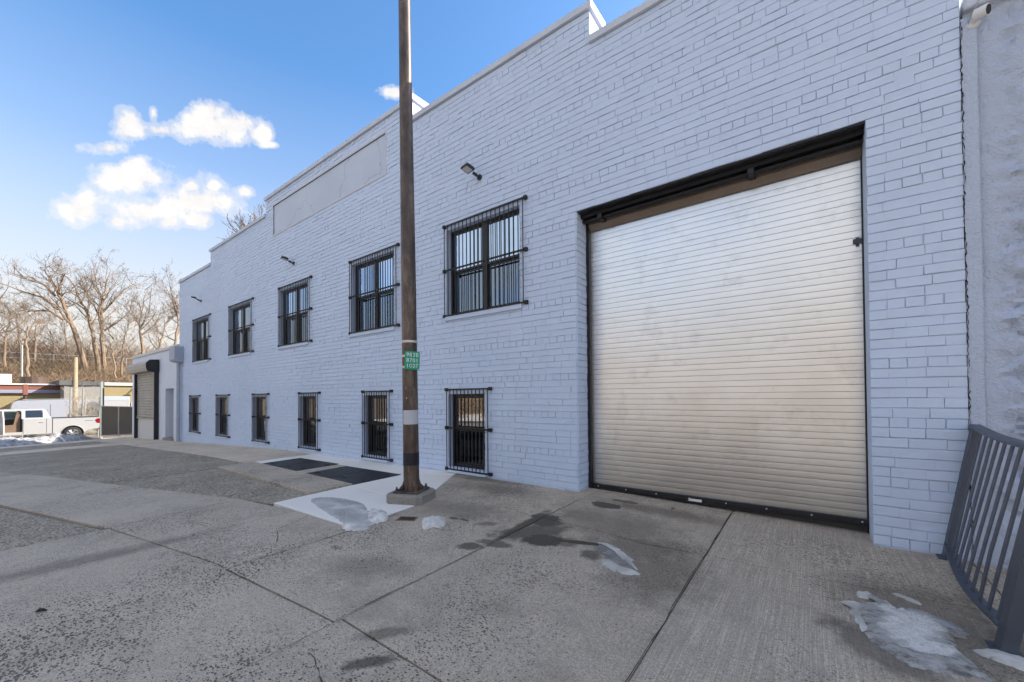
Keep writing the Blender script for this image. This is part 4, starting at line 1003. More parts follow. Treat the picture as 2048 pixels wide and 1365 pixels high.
# ------------------------------------------------------------------ gate and yard
M_slat = mat('gate_slat', (.055, .045, .036), .7, fn=varied((.060, .048, .038), .3, 2, 20, .2))
M_post = mat('galvanised_post', (.36, .36, .35), .5, metal=.4)
ga, gb = Vector((-25.0, .25, 0)), Vector((-31.2, -.12, 0)); gd = (gb - ga); gl = gd.length; gd = gd / gl; gyaw = math.atan2(gd.y, gd.x)
def gate_leaf(s0, s1, label):
    o = empty('yard_gate', ga + gd * s0 + Vector((0, 0, 0)), gyaw, label, 'gate', 'slatted yard gates beside the annex')
    z0a, z1_ = G(*(ga + gd * s0).xy) + .10, .86; z0b = G(*(ga + gd * s1).xy) + .10; L = s1 - s0
    f = MB(); f.tube([(0, 0, z0a), (0, 0, z1_)], .03, 8); f.build('gate_post', M_post, o)
    f = MB(); f.tube([(L, 0, z0b), (L, 0, z1_)], .03, 8); f.build('gate_post', M_post, o)
    for zz in (0, 1):
        f = MB(); f.tube([(0, .03, z1_ if zz else z0a + .05), (L, .03, z1_ if zz else z0b + .05)], .022, 8); f.build('frame_rail', M_post, o)
    n = 26
    for i in range(n):
        u = (i + .5) / n; zz = z0a + (z0b - z0a) * u; s = MB(); s.box(L * u - L / n * .46, L * u + L / n * .46, -.012 + random.uniform(-.006, .006), .0, zz + .02, z1_ - random.uniform(0, .03)); s.build('slat', M_slat, o)
gate_leaf(0.05, 2.9, 'black slatted gate leaf touching the annex corner')
gate_leaf(3.0, 6.1, 'black slatted gate leaf beside the tall pale gatepost')
p = atX(-31.6, 203, 800); z1 = atX(-31.6, 203, 764).z
gp = empty('gatepost', (p.x, p.y, G(p.x, p.y)), 0, 'tall pale gatepost with a black upper strip behind the pickup', 'post')
m = MB(); m.box(-.05, .05, -.05, .05, -.2, z1 - G(p.x, p.y), 0, .01); m.build('shaft', mat('post_pale', (.27, .31, .30), .6), gp)
m = MB(); m.box(-.02, .065, .051, .10, 1.2, z1 - G(p.x, p.y) - .35); m.build('hinge_strip', M_black, gp)

# pickup ------------------------------------------------------------
M_car = mat('white_car_paint', (.37, .375, .385), .25, spec=.5, fn=lambda t, b: b.inputs['Coat Weight'].__setattr__('default_value', .5))
M_tyre = mat('tyre_rubber', (.016, .016, .017), .8); M_rim = mat('alloy_rim', (.55, .55, .56), .3, metal=.9); M_trim = mat('black_trim', (.012, .012, .013), .5)
M_tan = mat('tan_leather', (.16, .11, .075), .6); M_red = mat('tail_light_red', (.20, .006, .010), .2); M_chrome = mat('chrome', (.6, .6, .6), .2, metal=1)
def arc(u, z, r, a0, a1, n=10): return [(u + r * math.cos(R(a0 + (a1 - a0) * i / n)), z + r * math.sin(R(a0 + (a1 - a0) * i / n))) for i in range(n + 1)]
def wheel(parent, x, y, z, r, side, w_=.25):
    a = MB(); n = 28; prof = [(-.5, .62), (-.5, .88), (-.38, .98), (0, 1.0), (.38, .98), (.5, .88), (.5, .62)]
    for i in range(n):
        t = 2 * math.pi * i / n
        for (px_, rr) in prof: a.v.append((px_ * w_, rr * r * math.cos(t), rr * r * math.sin(t)))
    q = len(prof)
    for i in range(n):
        for k in range(q): a.f.append((i * q + k, ((i + 1) % n) * q + k, ((i + 1) % n) * q + (k + 1) % q, i * q + (k + 1) % q))
    a.m = [0] * len(a.f)
    wo = link('wheel', a.mesh('tyre', M_tyre, True), parent, (x, y, z))
    b = MB(); b.tube([(side * w_ * .30, 0, 0), (side * w_ * .38, 0, 0)], r * .62, 28); b.build('rim_dish', M_trim, wo)
    b = MB()
    for i in range(6):
        t = 2 * math.pi * i / 6
        for d in (-.17, .17):
            b.tube([(side * w_ * .47, 0, 0), (side * w_ * .46, r * .6 * math.cos(t + d), r * .6 * math.sin(t + d))], [r * .05, r * .07], 5)
    b.tube([(side * w_ * .40, 0, 0), (side * w_ * .52, 0, 0)], r * .14, 12)
    for i in range(28):
        t0, t1 = 2 * math.pi * i / 28, 2 * math.pi * (i + 1) / 28
        b.tube([(side * w_ * .44, r * .61 * math.cos(t0), r * .61 * math.sin(t0)), (side * w_ * .44, r * .61 * math.cos(t1), r * .61 * math.sin(t1))], r * .045, 5, caps=False)
    b.build('rim', M_rim, wo)
def pickup(loc, label):
    o = empty('pickup_truck', loc, 0, label, 'pickup truck')
    Yr = 2.95                                    # rear bumper end; y grows to the rear
    U = lambda pts: [(Yr - u, z) for u, z in pts]
    H1, H2, wr = 1.17, 4.80, .40
    low = [(0.04, .66), (0, .80), (0, 1.30), (.03, 1.345), (1.98, 1.345), (2.02, 1.37), (4.35, 1.37), (4.5, 1.30), (5.5, 1.20), (5.8, 1.10), (5.9, .85), (5.88, .5), (5.5, .45)]
    low += arc(H2, wr, .50, 0, 180)[0:] + [(4.2, .46), (1.75, .46)] + arc(H1, wr, .50, 0, 180) + [(.5, .60)]
    core = MB(); core.prism(U(low), -.99, .42); core.build('body', M_car, o)
    def clip(a, b): return [(min(max(u, a), b), z) for u, z in low]
    rear = [(0.04, .66), (0, .80), (0, 1.30), (.03, 1.345), (1.98, 1.345), (2.02, 1.37), (3.12, 1.37), (3.12, .46), (1.75, .46)] + arc(H1, wr, .50, 0, 180) + [(.5, .60)]
    m = MB(); m.prism(U(rear), .42, .99); m.build('bed_side', M_car, o)
    fr = [(4.30, .46), (4.30, 1.37), (4.5, 1.30), (5.5, 1.20), (5.8, 1.10), (5.9, .85), (5.88, .5), (5.5, .45)] + arc(H2, wr, .50, 0, 180)
    m = MB(); m.prism(U(fr), .42, .99); m.build('front_fender', M_car, o)
    m = MB(); m.prism(U([(3.12, .46), (3.12, .62), (4.3, .62), (4.3, .46)]), .42, .99); m.build('sill', M_car, o)
    # cabin above the belt line
    bt = [(2.02, 1.37), (2.20, 1.88), (2.45, 1.945), (3.7, 1.94), (4.0, 1.87), (4.78, 1.33)]
    wd = [.93, .80, .72, .72, .76, .93]
    m = MB(); V = [(-w_, Yr - u, z) for (u, z), w_ in zip(bt, wd)] + [(w_, Yr - u, z) for (u, z), w_ in zip(bt, wd)]
    # pillars and roof only, so the glass is set in
    m.add(V, [(0, 6, 7, 1), (1, 7, 8, 2), (2, 8, 9, 3), (3, 9, 10, 4)])
    cb = m.build('cab_roof', M_car, o)
    def sidep(u, z, off=0): t = (z - 1.37) / .57; return (.93 - .16 * t + off, Yr - u, z)
    def quad(pts, name, mt, off, parent=o):
        m = MB(); A = [sidep(u, z, off) for u, z in pts]; B = [sidep(u, z, off - .04) for u, z in pts]; n = len(pts)
        m.add(A + B, [tuple(range(n)), tuple(range(n, 2 * n))[::-1]] + [(i, (i + 1) % n, n + (i + 1) % n, n + i) for i in range(n)]); return m.build(name, mt, parent)
    quad([(2.02, 1.37), (2.20, 1.86), (2.36, 1.90), (2.36, 1.37)], 'rear_pillar', M_car, 0)
    quad([(3.02, 1.37), (3.02, 1.90), (3.16, 1.90), (3.16, 1.37)], 'door_pillar', M_car, 0)
    quad([(2.2, 1.86), (2.3, 1.94), (4.0, 1.93), (4.1, 1.84)], 'roof_rail', M_car, .002)
    quad([(4.28, 1.70), (4.35, 1.70), (4.85, 1.36), (4.72, 1.36)], 'front_pillar', M_car, 0)
    quad([(2.36, 1.37), (2.36, 1.43), (3.02, 1.43), (3.02, 1.37)], 'door_top', M_car, .001)
    quad([(2.36, 1.43), (2.40, 1.86), (3.02, 1.86), (3.02, 1.43)], 'rear_window', M_glass_car, -.01)
    m = MB(); m.box(-.93, -.90, Yr - 4.6, Yr - 2.1, 1.37, 1.86); m.build('far_side_glass', mat('far_glass', (.25, .32, .30), .1), o)
    m = MB(); m.prism(U([(2.1, 1.37), (2.25, 1.86), (2.2, 1.86), (2.05, 1.37)]), -.7, .7); m.build('back_window', M_glass_car, o)
    m = MB(); m.box(.40, .425, Yr - 4.28, Yr - 3.14, .60, 1.36); m.build('cabin_lining', M_trim, o)
    m = MB(); m.prism(U([(3.2, .62), (3.2, 1.65), (3.35, 1.65), (3.45, 1.05), (4.1, .98), (4.15, .62)]), .43, .80); st = m.build('seat', M_tan, o)
    m = MB(); m.prism(U([(3.2, 1.66), (3.2, 1.84), (3.32, 1.84), (3.34, 1.66)]), .50, .72); m.build('headrest', M_tan, st)
    # open front door swung out
    d = MB(); d.prism([(0, .50), (0, 1.37), (-.15, 1.38), (-.6, 1.86), (-.95, 1.86), (-1.02, 1.37), (-1.05, .55)], -.03, .03)
    do = d.build('front_door', M_car, o, (1.0, Yr - 4.30 + 0, 0), (0, 0, R(118)))
    m = MB(); m.prism([(-.1, .58), (-.1, 1.30), (-.95, 1.30), (-.98, .6)], .031, .06); m.build('door_card', M_tan, do)
    # seams, handles, lights
    for u in (2.22, 3.10): m = MB(); m.box(.9895, .9925, Yr - u - .008, Yr - u + .008, .50, 1.36); m.build('door_seam', M_trim, o)
    m = MB(); m.box(.97, .994, Yr - 2.0, Yr - 1.97, .46, 1.35); m.build('bed_gap', M_trim, o)
    m = MB(); m.box(.99, 1.02, Yr - 2.50, Yr - 2.32, 1.14, 1.18, 0, .008); m.build('door_handle', M_car, o)
    m = MB(); m.box(-.98, .985, Yr - 1.96, Yr - .02, 1.345, 1.365); m.build('bed_rail', M_trim, o)
    m = MB(); m.prism(U([(-.01, .98), (-.01, 1.27), (.12, 1.27), (.22, 1.16), (.12, .98)]), .90, 1.0); m.build('tail_light', M_red, o)
    m = MB(); m.box(-.95, .95, Yr - .05, Yr + .12, .55, .72, 0, .03); m.build('bumper', M_chrome, o)
    for u, z0 in ((.62, 1.13), ): m = MB(); [m.box(.990, .9925, Yr - u + .05 * i - .018, Yr - u + .05 * i + .016, z0, z0 + .035) for i in range(7)]; m.build('bedside_decal', M_trim, o)
    for Hx in (H1, H2):
        m = MB(); A = arc(Hx, wr, .50, 8, 172, 14)
        m.tube([(.985, Yr - u, z) for u, z in A], .028, 6); m.build('wheel_arch', M_car, o)
        m = MB(); m.tube([(.3, Yr - Hx, wr), (.86, Yr - Hx, wr)], .495, 20); m.build('arch_liner', M_trim, o)
        wheel(o, .86, Yr - Hx, wr, wr, 1); wheel(o, -.86, Yr - Hx, wr, wr, -1)
    return o
pz = G(-36.5, -1) - .0
pickup((-37.45, -2.45, pz), 'white crew-cab pickup with an open front door, parked behind the snow bank')

# van ----------------------------------------------------------------
M_van = mat('van_white', (.30, .32, .38), .3)
def van(loc, label):
    o = empty('cargo_van', loc, 0, label, 'van'); Yr = -2.9; U = lambda pts: [(Yr + u, z) for u, z in pts]
    pf = [(0, .45), (0, 2.1), (.08, 2.45), (.3, 2.62), (2.5, 2.68), (4.0, 2.62), (4.45, 2.42), (5.05, 1.55), (5.7, 1.3), (5.9, 1.0), (5.92, .45)]
    m = MB(); m.prism(U(pf), -.96, .96); bo = m.build('body', M_van, o)
    m = MB(); m.prism(U([(3.75, 1.42), (3.72, 2.02), (4.25, 2.02), (4.72, 1.5), (4.75, 1.42)]), .961, .968); m.build('side_window', M_glass_car, o)
    m = MB(); A = [(4.49, 2.30), (5.00, 1.57)]; nrm = (.04, .03)
    m.add([(-.82, Yr + A[0][0] + .03, A[0][1]), (.82, Yr + A[0][0] + .03, A[0][1]), (.88, Yr + A[1][0] + .03, A[1][1]), (-.88, Yr + A[1][0] + .03, A[1][1]), (-.82, Yr + A[0][0], A[0][1]), (.82, Yr + A[0][0], A[0][1]), (.88, Yr + A[1][0], A[1][1]), (-.88, Yr + A[1][0], A[1][1])], [(0, 3, 2, 1), (0, 1, 5, 4), (1, 2, 6, 5), (2, 3, 7, 6), (3, 0, 4, 7)]); m.build('windscreen', M_glass_car, o)
    m = MB(); m.box(1.0, 1.12, Yr + 4.55, Yr + 4.70, 1.35, 1.65, 0, .02); m.build('mirror', M_trim, o)
    m = MB(); m.box(.961, .964, Yr + 2.2, Yr + 3.6, 1.18, 1.2); m.build('side_rail', M_trim, o)
    m = MB(); m.box(.961, .966, Yr + 1.9, Yr + 1.92, .6, 2.3); m.box(.961, .966, Yr + 3.55, Yr + 3.57, .6, 2.3); m.build('door_seam', M_trim, o)
    for u in (1.0, 4.7): m = MB(); m.tube([(.5, Yr + u, .36), (.962, Yr + u, .36)], .42, 20); m.build('arch_liner', M_trim, o); wheel(o, .87, Yr + u, .36, .36, 1, .22); wheel(o, -.87, Yr + u, .36, .36, -1, .22)
    for x in (-.6, .6):
        m = MB(); m.tube([(x, Yr + .6, 2.70), (x, Yr + 3.6, 2.73)], .025, 6); m.build('roof_rack', M_post, o)
    return o
va_, vb_ = atX(-47.5, 78, 815), atX(-47.5, 188, 815)
van((-48.5, (va_.y + vb_.y) / 2 + .1, atX(-47.5, 120, 799).z - 2.70), 'white high-roof cargo van behind the pickup bed')
# box truck behind the gate
bx0, bx1 = atX(-46, 207, 800), atX(-46, 260, 800)
bt_ = empty('box_truck', (-47.2, (bx0.y + bx1.y) / 2, G(-47, 2)), 0, 'white box truck showing above the black yard gate', 'truck')
hb = (bx1.y - bx0.y) / 2; zt = atX(-46, 230, 793).z - G(-47, 2)
m = MB(); m.box(-1.2, 1.2, -hb, hb, .9, zt, 0, .03); m.build('box_body', M_car, bt_)
m = MB(); m.box(1.201, 1.215, -hb, hb, zt - .34, zt - .06); m.build('top_stripe', mat('truck_blue', (.34, .40, .55), .5), bt_)
m = MB(); m.box(-1.1, 1.1, -hb - .2, hb + 1.6, .6, .9); m.build('chassis', M_trim, bt_)
m = MB(); m.prism([(hb + .1, .6), (hb + .1, zt - .5), (hb + .9, zt - .6), (hb + 1.5, 1.5), (hb + 1.6, .6)], -1.05, 1.05); m.build('cab', M_car, bt_)
for y in (-hb + .8, hb + .9): wheel(bt_, 1.0, y, .45, .45, 1); wheel(bt_, -1.0, y, .45, .45, -1)

# yard buildings -----------------------------------------------------
M_yel = mat('yellow_block', (.27, .22, .12), .85, fn=varied((.27, .22, .12), .14, .8, 8, .08, .3, .01))
M_redf = mat('red_fascia', (.20, .075, .05), .7, fn=varied((.20, .075, .05), .3, .5, 6, .1)); M_lil = mat('grey_gutter', (.24, .24, .32), .6)
M_greyw = mat('grey_render', (.25, .24, .225), .8, fn=varied((.25, .24, .225), .15, .8, 10, .06)); M_dkroof = mat('dark_parapet', (.10, .10, .10), .9, fn=varied((.11, .11, .11), .4, 1.5, 10, .3))
X0 = -57.0; L0, L1 = atX(X0, -420, 800).y, atX(X0, 140, 800).y; zt = atX(X0, 60, 770).z; zg = -2.2
yb = empty('yellow_shed', (X0 - 4, (L0 + L1) / 2, zg), 0, 'long low yellow block building with red fascia behind the van', 'building')
yy = lambda y: y - (L0 + L1) / 2
m = MB(); m.box(-4, 4, yy(L0), yy(L1), 0, zt - zg - .25); wy = m.build('wall', M_yel, yb)
m = MB(); m.box(-4.1, 4.12, yy(L0), yy(L1) - .05, zt - zg - .44, zt - zg - .02); m.build('fascia', M_redf, yb)
m = MB(); m.box(4.12, 4.3, yy(L0), yy(L1) - .1, zt - zg - .80, zt - zg - .46, 0, .05); m.build('gutter', M_lil, yb)
m = MB(); m.box(-4.2, 4.25, yy(L0), yy(L1), zt - zg - .02, zt - zg + .10); m.build('roof', M_capw, yb)
CHB = .2; nrow = int((zt - zg - .9) / CHB)
m = MB()
for i in range(nrow):
    y0 = yy(L1) - 24
    m.box(4.0, 4.012, y0, yy(L1), i * CHB + .012, (i + 1) * CHB)
m.build('block_courses', M_yel, yb)['kind'] = 'stuff'
v = atX(X0, 70, 760); m = MB(); m.tube([(3, yy(v.y), zt - zg), (3, yy(v.y), zt - zg + .75)], .85, 14); m.build('roof_tank', mat('tank_brown', (.085, .055, .042), .7), yb)
v = atX(X0, 4, 760); m = MB(); m.box(2.4, 3.4, yy(v.y) - .6, yy(v.y) + .55, zt - zg + .1, zt - zg + .95); m.build('roof_unit', M_capw, yb)
X1 = -54.0; a_, b_ = atX(X1, 128, 800).y, atX(X1, 207, 800).y; zt2 = atX(X1, 160, 762).z
gbd = empty('grey_shed', (X1 - 4, (a_ + b_) / 2, zg), 0, 'small grey rendered shed with a dark ragged parapet beside the gatepost', 'building')
q = (b_ - a_) / 2
m = MB(); m.box(-4, 4, -q, q, 0, zt2 - zg - .4); m.build('wall', M_greyw, gbd)
m = MB()
for i in range(14): m.box(-4.1, 4.1 + random.uniform(0, .1), -q - .3 + i * (2 * q + .3) / 14, -q - .3 + (i + 1) * (2 * q + .3) / 14, zt2 - zg - .42, zt2 - zg + random.uniform(-.08, .12))
m.build('parapet', M_dkroof, gbd)
c_ = atX(X1, 185, 806); m = MB(); m.prism([(0, 0), (0, .05), (2.8, .05), (2.8, 0)], 4.0, 5.2); m.build('canopy', M_dkroof, gbd, (0, -.2, c_.z - zg + .3), (0, R(10), 0))
X2 = -56.0; a2, b2 = atX(X2, 207.5, 800).y, atX(X2, 330, 800).y; zt3 = atX(X2, 230, 766).z
y2 = empty('yellow_garage', (X2 - 4, (a2 + b2) / 2, zg), 0, 'yellow block building with white roof edge above the yard gate', 'building'); q = (b2 - a2) / 2
m = MB(); m.box(-4, 4, -q, q, 0, zt3 - zg - .3); m.build('wall', M_yel, y2)
m = MB(); m.box(-4.1, 4.2, -q, q, zt3 - zg - .3, zt3 - zg, 0, .03); m.build('roof_edge', M_capw, y2)
m = MB(); m.tube([(4.05, -q + 2.2, zt3 - zg - .5), (4.5, -q + 2.2, zt3 - zg - .8)], .05, 6); m.box(4.4, 4.6, -q + 2.0, -q + 2.4, zt3 - zg - 1.0, zt3 - zg - .8); m.build('yard_lamp', M_trim, y2)
# posts and wire panels
def post(px, py0, py1, X, r, mt, label, name, cat, low=None, extra=None):
    p = atX(X, px, py1); g = G(X, p.y); top = atX(X, px, py0).z - g
    o = empty(name, (X, p.y, g), 0, label, cat)
    m = MB(); m.tube([(0, 0, -.2), (0, 0, top)], [r, r * .8], 10); m.build('shaft', mt, o, smooth=True)
    if low: m = MB(); m.tube([(0, 0, -.1), (0, 0, low)], r * 1.06, 10); m.build('painted_foot', M_capw, o, smooth=True)
    if extra: extra(o, top)
    return o
M_wood = mat('weathered_wood', (.36, .28, .19), .9, fn=varied((.36, .28, .19), .25, 3, 20, .2))
post(150, 715, 840, -42, .15, M_wood, 'weathered wooden pole standing behind the pickup bed', 'wooden_pole', 'pole')
def signbox(o, top): m = MB(); m.box(-.2, .22, -.13, .13, top - .5, top + .35, 0, .02); m.build('head_box', M_redf, o)
post(50, 778, 838, -50, .12, mat('dark_brown_post', (.06, .03, .025), .6), 'brown steel post with white foot and red head box in front of yellow wall', 'steel_post', 'post', 1.9, signbox)
post(43.5, 690, 770, -66, .09, M_post, 'thin grey pole rising behind the yellow block building', 'thin_pole', 'pole')
M_wire = mat('chain_link_wire', (.52, .50, .46), .5, metal=.3)
def wire_panel(px0, px1, py0, py1, X, label, lean=0):
    a, b = atX(X, px0, py1), atX(X, px1, py1); top = atX(X, px0, py0).z; g = G(X, a.y); L = b.y - a.y; H = top - g
    o = empty('chain_link_panel', (X, a.y, g), 0, label, 'fence panel', 'chain-link panels behind the pickup')
    for y in (0, L): m = MB(); m.tube([(0, y, -.1), (lean, y + lean, H)], .045, 6); m.build('fence_post', M_post, o)
    m = MB(); m.tube([(lean, lean, H - .05), (lean, L + lean, H + .06)], .03, 6); m.build('top_rail', M_post, o)
    m = MB(); s = .11; n = int((L + H) / s)
    for i in range(n):
        for sg_ in (0, 1):
            c0 = i * s; y0, z0 = (c0, 0) if c0 < L else (L, c0 - L); d = min(y0, H - z0)
            y1_, z1_ = y0 - d, z0 + d
            if sg_: y0, y1_ = L - y0, L - y1_
            m.tube([(lean * z0 / H, y0 + lean * z0 / H, z0), (lean * z1_ / H, y1_ + lean * z1_ / H, z1_)], .007, 3, caps=False)
    m.build('wire_mesh', M_wire, o)['kind'] = 'stuff'
    m = MB(); r2 = random.Random(px0)
    for i in range(60):                                   # dry vines caught in the wire
        p_ = Vector((r2.uniform(-.05, .08), r2.uniform(0, L), r2.uniform(0, H * .8))); pts = [p_.copy()]
        for k in range(4): p_ += Vector((r2.uniform(-.05, .05), r2.uniform(-.25, .25), r2.uniform(-.05, .35))); pts.append(p_.copy())
        m.tube(pts, .012, 3, caps=False)
    m.build('dry_vines', M_vine, o)['kind'] = 'stuff'
M_vine = mat('dry_vine', (.40, .33, .23), .9)
wire_panel(139, 164, 776, 836, -41, 'tall chain-link panel grown with dry vines behind the pickup bed', .05)
wire_panel(166, 196, 795, 838, -41.5, 'lower torn chain-link panel beside the tall pale gatepost', .12)
for (pa, pb, nm) in ((-60, 45, 'low wire fence left of the brown steel post'), ):
    a, b = atX(-46, pa, 830), atX(-46, pb, 830); o = empty('yard_fence', (-46, a.y, G(-46, a.y)), 0, nm, 'fence')
    for i in range(5):
        y = (b.y - a.y) * i / 4; m = MB(); m.tube([(0, y, -.1), (0, y, 1.75)], .035, 6); m.build('fence_post', M_post, o)
    for z in (.5, 1.1, 1.65): m = MB(); m.tube([(0, 0, z), (0, b.y - a.y, z)], .018, 5); m.build('fence_rail', M_post, o)

# ------------------------------------------------------------------ hillside: wall, house, trees
wr0, wr1 = atX(-86, -300, 740).y, atX(-86, 420, 740).y; zr = atX(-86, 130, 733).z
rw = empty('retaining_wall', (-86, (wr0 + wr1) / 2, zr - 2), 0, 'pale concrete retaining wall with snow along the wooded hillside', 'wall'); q = (wr1 - wr0) / 2
m = MB(); m.box(-.3, .3, -q, q, -2, 2.0); m.build('wall', mat('pale_concrete', (.44, .41, .37), .85, fn=varied((.44, .41, .37), .2, .5, 5, .1)), rw)
m = MB(); n = 60
for i in range(n): m.box(.31, 1.5, -q + 2 * q * i / n, -q + 2 * q * (i + 1) / n, .35, .45 + .22 * abs(noise.noise(Vector((i * .7, 0, 0)))) * 2)
m.build('snow_strip', M_snow, rw)
m = MB()
for i in range(int(2 * q / 2.5)): m.tube([(0, -q + i * 2.5, 2), (0, -q + i * 2.5, 3.6)], .05, 5)
m.tube([(0, -q, 3.6), (0, q, 3.6)], .04, 5); m.tube([(0, -q, 2.9), (0, q, 2.9)], .03, 5); m.build('railing', M_post, rw)
ha, hb_ = atX(-112, 40, 705), atX(-112, 84, 705); hz0, hz1 = atX(-112, 60, 722).z, atX(-112, 60, 699).z
ho = empty('hill_house', (-112, (ha.y + hb_.y) / 2, hz0), 0, 'small orange brick house on the wooded hill', 'house'); q = (hb_.y - ha.y) / 2
M_or = mat('orange_brick', (.48, .22, .08), .8); m = MB(); m.box(-4, 4, -q, q, -3, hz1 - hz0); m.build('wall', M_or, ho)
m = MB(); m.box(-4.3, 4.3, -q - .3, q + .3, hz1 - hz0, hz1 - hz0 + .35); m.build('roof', M_redf, ho)
for y in (-.5, .0, .5): m = MB(); m.box(3.95, 4.05, y * q - .5, y * q + .5, .4, 2.2); m.build('window', M_glass_car, ho)

M_bark = mat('bare_bark', (.24, .18, .13), .9, fn=varied((.25, .185, .13), .3, .8, 8, .2, .4, .02))
M_twig = mat('bare_twigs', (.21, .16, .12), .9)
def grow(m, p, d, L, r, depth, rn, kids=4, up=.10):
    segs = 4; pts = [p.copy()]; rad_ = [r]; q = p.copy(); d = d.normalized()
    for k in range(segs):
        d = (d + Vector((rn.gauss(0, .13), rn.gauss(0, .13), rn.gauss(0, .10) + up))).normalized(); q = q + d * (L / segs); pts.append(q.copy()); rad_.append(max(.010, r * (1 - .68 * (k + 1) / segs)))
    m.tube(pts, rad_, 5 if r > .06 else 3, caps=False)
    if depth <= 0: return
    for i in range(kids):
        t = rn.uniform(.25, 1.0) * segs; k = min(int(t), segs - 1); b = pts[k].lerp(pts[k + 1], t - k)
        base = (pts[k + 1] - pts[k]).normalized()
        ax_ = base.cross(Vector((rn.gauss(0, 1), rn.gauss(0, 1), rn.gauss(0, 1)))).normalized()
        nd = Matrix.Rotation(rn.uniform(.45, .95), 3, ax_) @ base
        grow(m, b, nd, L * rn.uniform(.42, .66), max(.014, r * (1 - .6 * t / segs) * rn.uniform(.42, .6)), depth - 1, rn, max(3, kids - 1), up)
def tree(path, X, r0, label, seed, nb=12, blen=.38, depth=3, kids=4, limbs=(), low=.3, group='bare trees on the hillside', name='bare_tree'):
    rn = random.Random(seed); W3 = []
    for i, (px, py) in enumerate(path): W3.append(atX(X + rn.uniform(-.5, .5) * min(i, 1), px, py))
    base = W3[0].copy(); H = (W3[-1] - base).length
    o = empty(name, base, 0, label, 'tree', group)
    P_ = [p - base for p in W3]; P_[0].z -= .6
    fine = []                                             # resample
    for a, b in zip(P_, P_[1:]):
        for k in range(4): fine.append(a.lerp(b, k / 4) + Vector((rn.gauss(0, .04), rn.gauss(0, .06), 0)) * (1 if k else 0))
    fine.append(P_[-1]); n = len(fine)
    rd = [r0 * (1 - .86 * i / (n - 1)) for i in range(n)]
    m = MB(); m.tube(fine, rd, 8); m.build('trunk', M_bark, o, smooth=True)
    c = MB()
    for lp in limbs:                                       # big limbs that the photograph shows
        pts = [atX(X + rn.uniform(-1, 1), px, py) - base for px, py in lp]; rr = r0 * .5
        c.tube(pts, [rr * (1 - .75 * i / (len(pts) - 1)) for i in range(len(pts))], 6, caps=False)
        for i in range(1, len(pts)):
            for k in range(3):
                b = pts[i - 1].lerp(pts[i], rn.random()); dd_ = (pts[i] - pts[i - 1]).normalized()
                dd_ = (dd_ + Vector((rn.gauss(0, .5), rn.gauss(0, .5), rn.gauss(.15, .4)))).normalized()
                grow(c, b, dd_, H * blen * rn.uniform(.35, .6), rr * .45 * (1 - .5 * i / len(pts)), depth - 1, rn, kids)
    for i in range(nb):
        t = low + (1 - low) * (i + rn.random()) / nb; k = min(int(t * (n - 1)), n - 2); b = fine[k].lerp(fine[k + 1], t * (n - 1) - k)
        a = rn.uniform(0, 2 * math.pi); d = Vector((math.cos(a) * .7, math.sin(a), rn.uniform(.35, 1.0)))
        grow(c, b, d, H * blen * rn.uniform(.6, 1.05) * (1.15 - .5 * t), max(.05, rd[k] * rn.uniform(.4, .6)), depth, rn, kids)
    c.build('crown', M_twig, o)
    return o
tree([(176, 756), (165, 715), (150, 665), (137, 635), (126, 605), (113, 580), (98, 552), (80, 534)], -78, 0.34, 'tallest bare tree, leaning left above the van', 1, 12, .30, 3, 4,
     limbs=[[(128, 640), (100, 622), (60, 622), (20, 640)], [(118, 620), (85, 595), (50, 585), (5, 568)], [(110, 592), (90, 570), (60, 560), (28, 548)], [(125, 605), (118, 585), (122, 565), (130, 548)]])
tree([(199, 752), (191, 700), (184, 660), (176, 628), (160, 600), (148, 572), (138, 556)], -79, 0.29, 'forked bare tree just right of the tallest leaning one', 2, 10, .30, 3, 4,
     limbs=[[(184, 650), (196, 625), (210, 600), (222, 575)], [(176, 628), (178, 600), (175, 585), (186, 565)], [(175, 585), (165, 575), (156, 566)]])
tree([(209, 752), (206, 700), (203, 655), (204, 620), (205, 595), (212, 570), (220, 545)], -80, 0.28, 'straight bare tree in the middle of the hillside group', 3, 12, .32, 3, 4,
     limbs=[[(205, 625), (225, 605), (248, 580), (270, 568)], [(206, 600), (194, 575), (190, 552)], [(208, 662), (235, 645), (262, 622)], [(203, 640), (190, 615), (178, 600)]])
tree([(287, 716), (283, 680), (279, 650), (285, 620), (290, 580)], -84, 0.23, 'bare tree rising just left of the annex roof', 4, 12, .40, 3, 4, limbs=[[(280, 652), (270, 635), (258, 612)], [(281, 655), (298, 625), (303, 575)], [(281, 672), (310, 650), (322, 625)]])
tree([(56, 752), (55, 715), (52, 680), (55, 660), (62, 652)], -73, 0.17, 'small dark bare tree behind the thin grey pole', 5, 9, .55, 3, 4)
tree([(41, 720), (38, 680), (35, 650), (30, 615)], -88, 0.15, 'bare tree left of the orange brick house', 6, 9, .50, 3, 4)
tree([(68, 722), (71, 685), (72, 655), (78, 622)], -88, 0.17, 'bare tree right of the orange brick house', 7, 9, .50, 3, 4)
tree([(10, 735), (9, 690), (13, 660), (22, 620)], -80, 0.17, 'leftmost bare tree, at the picture edge', 8, 10, .50, 3, 4)
tree([(-25, 745), (-20, 680), (-8, 630), (5, 590)], -76, 0.22, 'bare tree reaching in over the left edge', 9, 12, .45, 3, 4)
tree([(243, 742), (245, 700), (252, 665), (262, 640)], -76, 0.13, 'slender bare tree midway between the middle tree and the annex', 10, 10, .55, 3, 4)
tree([(140, 745), (134, 700), (131, 670), (128, 645)], -92, 0.13, 'distant bare tree seen left of the leaning trunk', 11, 9, .55, 3, 4)
tree([(318, 720), (322, 680), (330, 650), (338, 632)], -80, 0.17, 'bushy bare tree directly behind the annex roof', 12, 16, .62, 3, 4, low=.1)
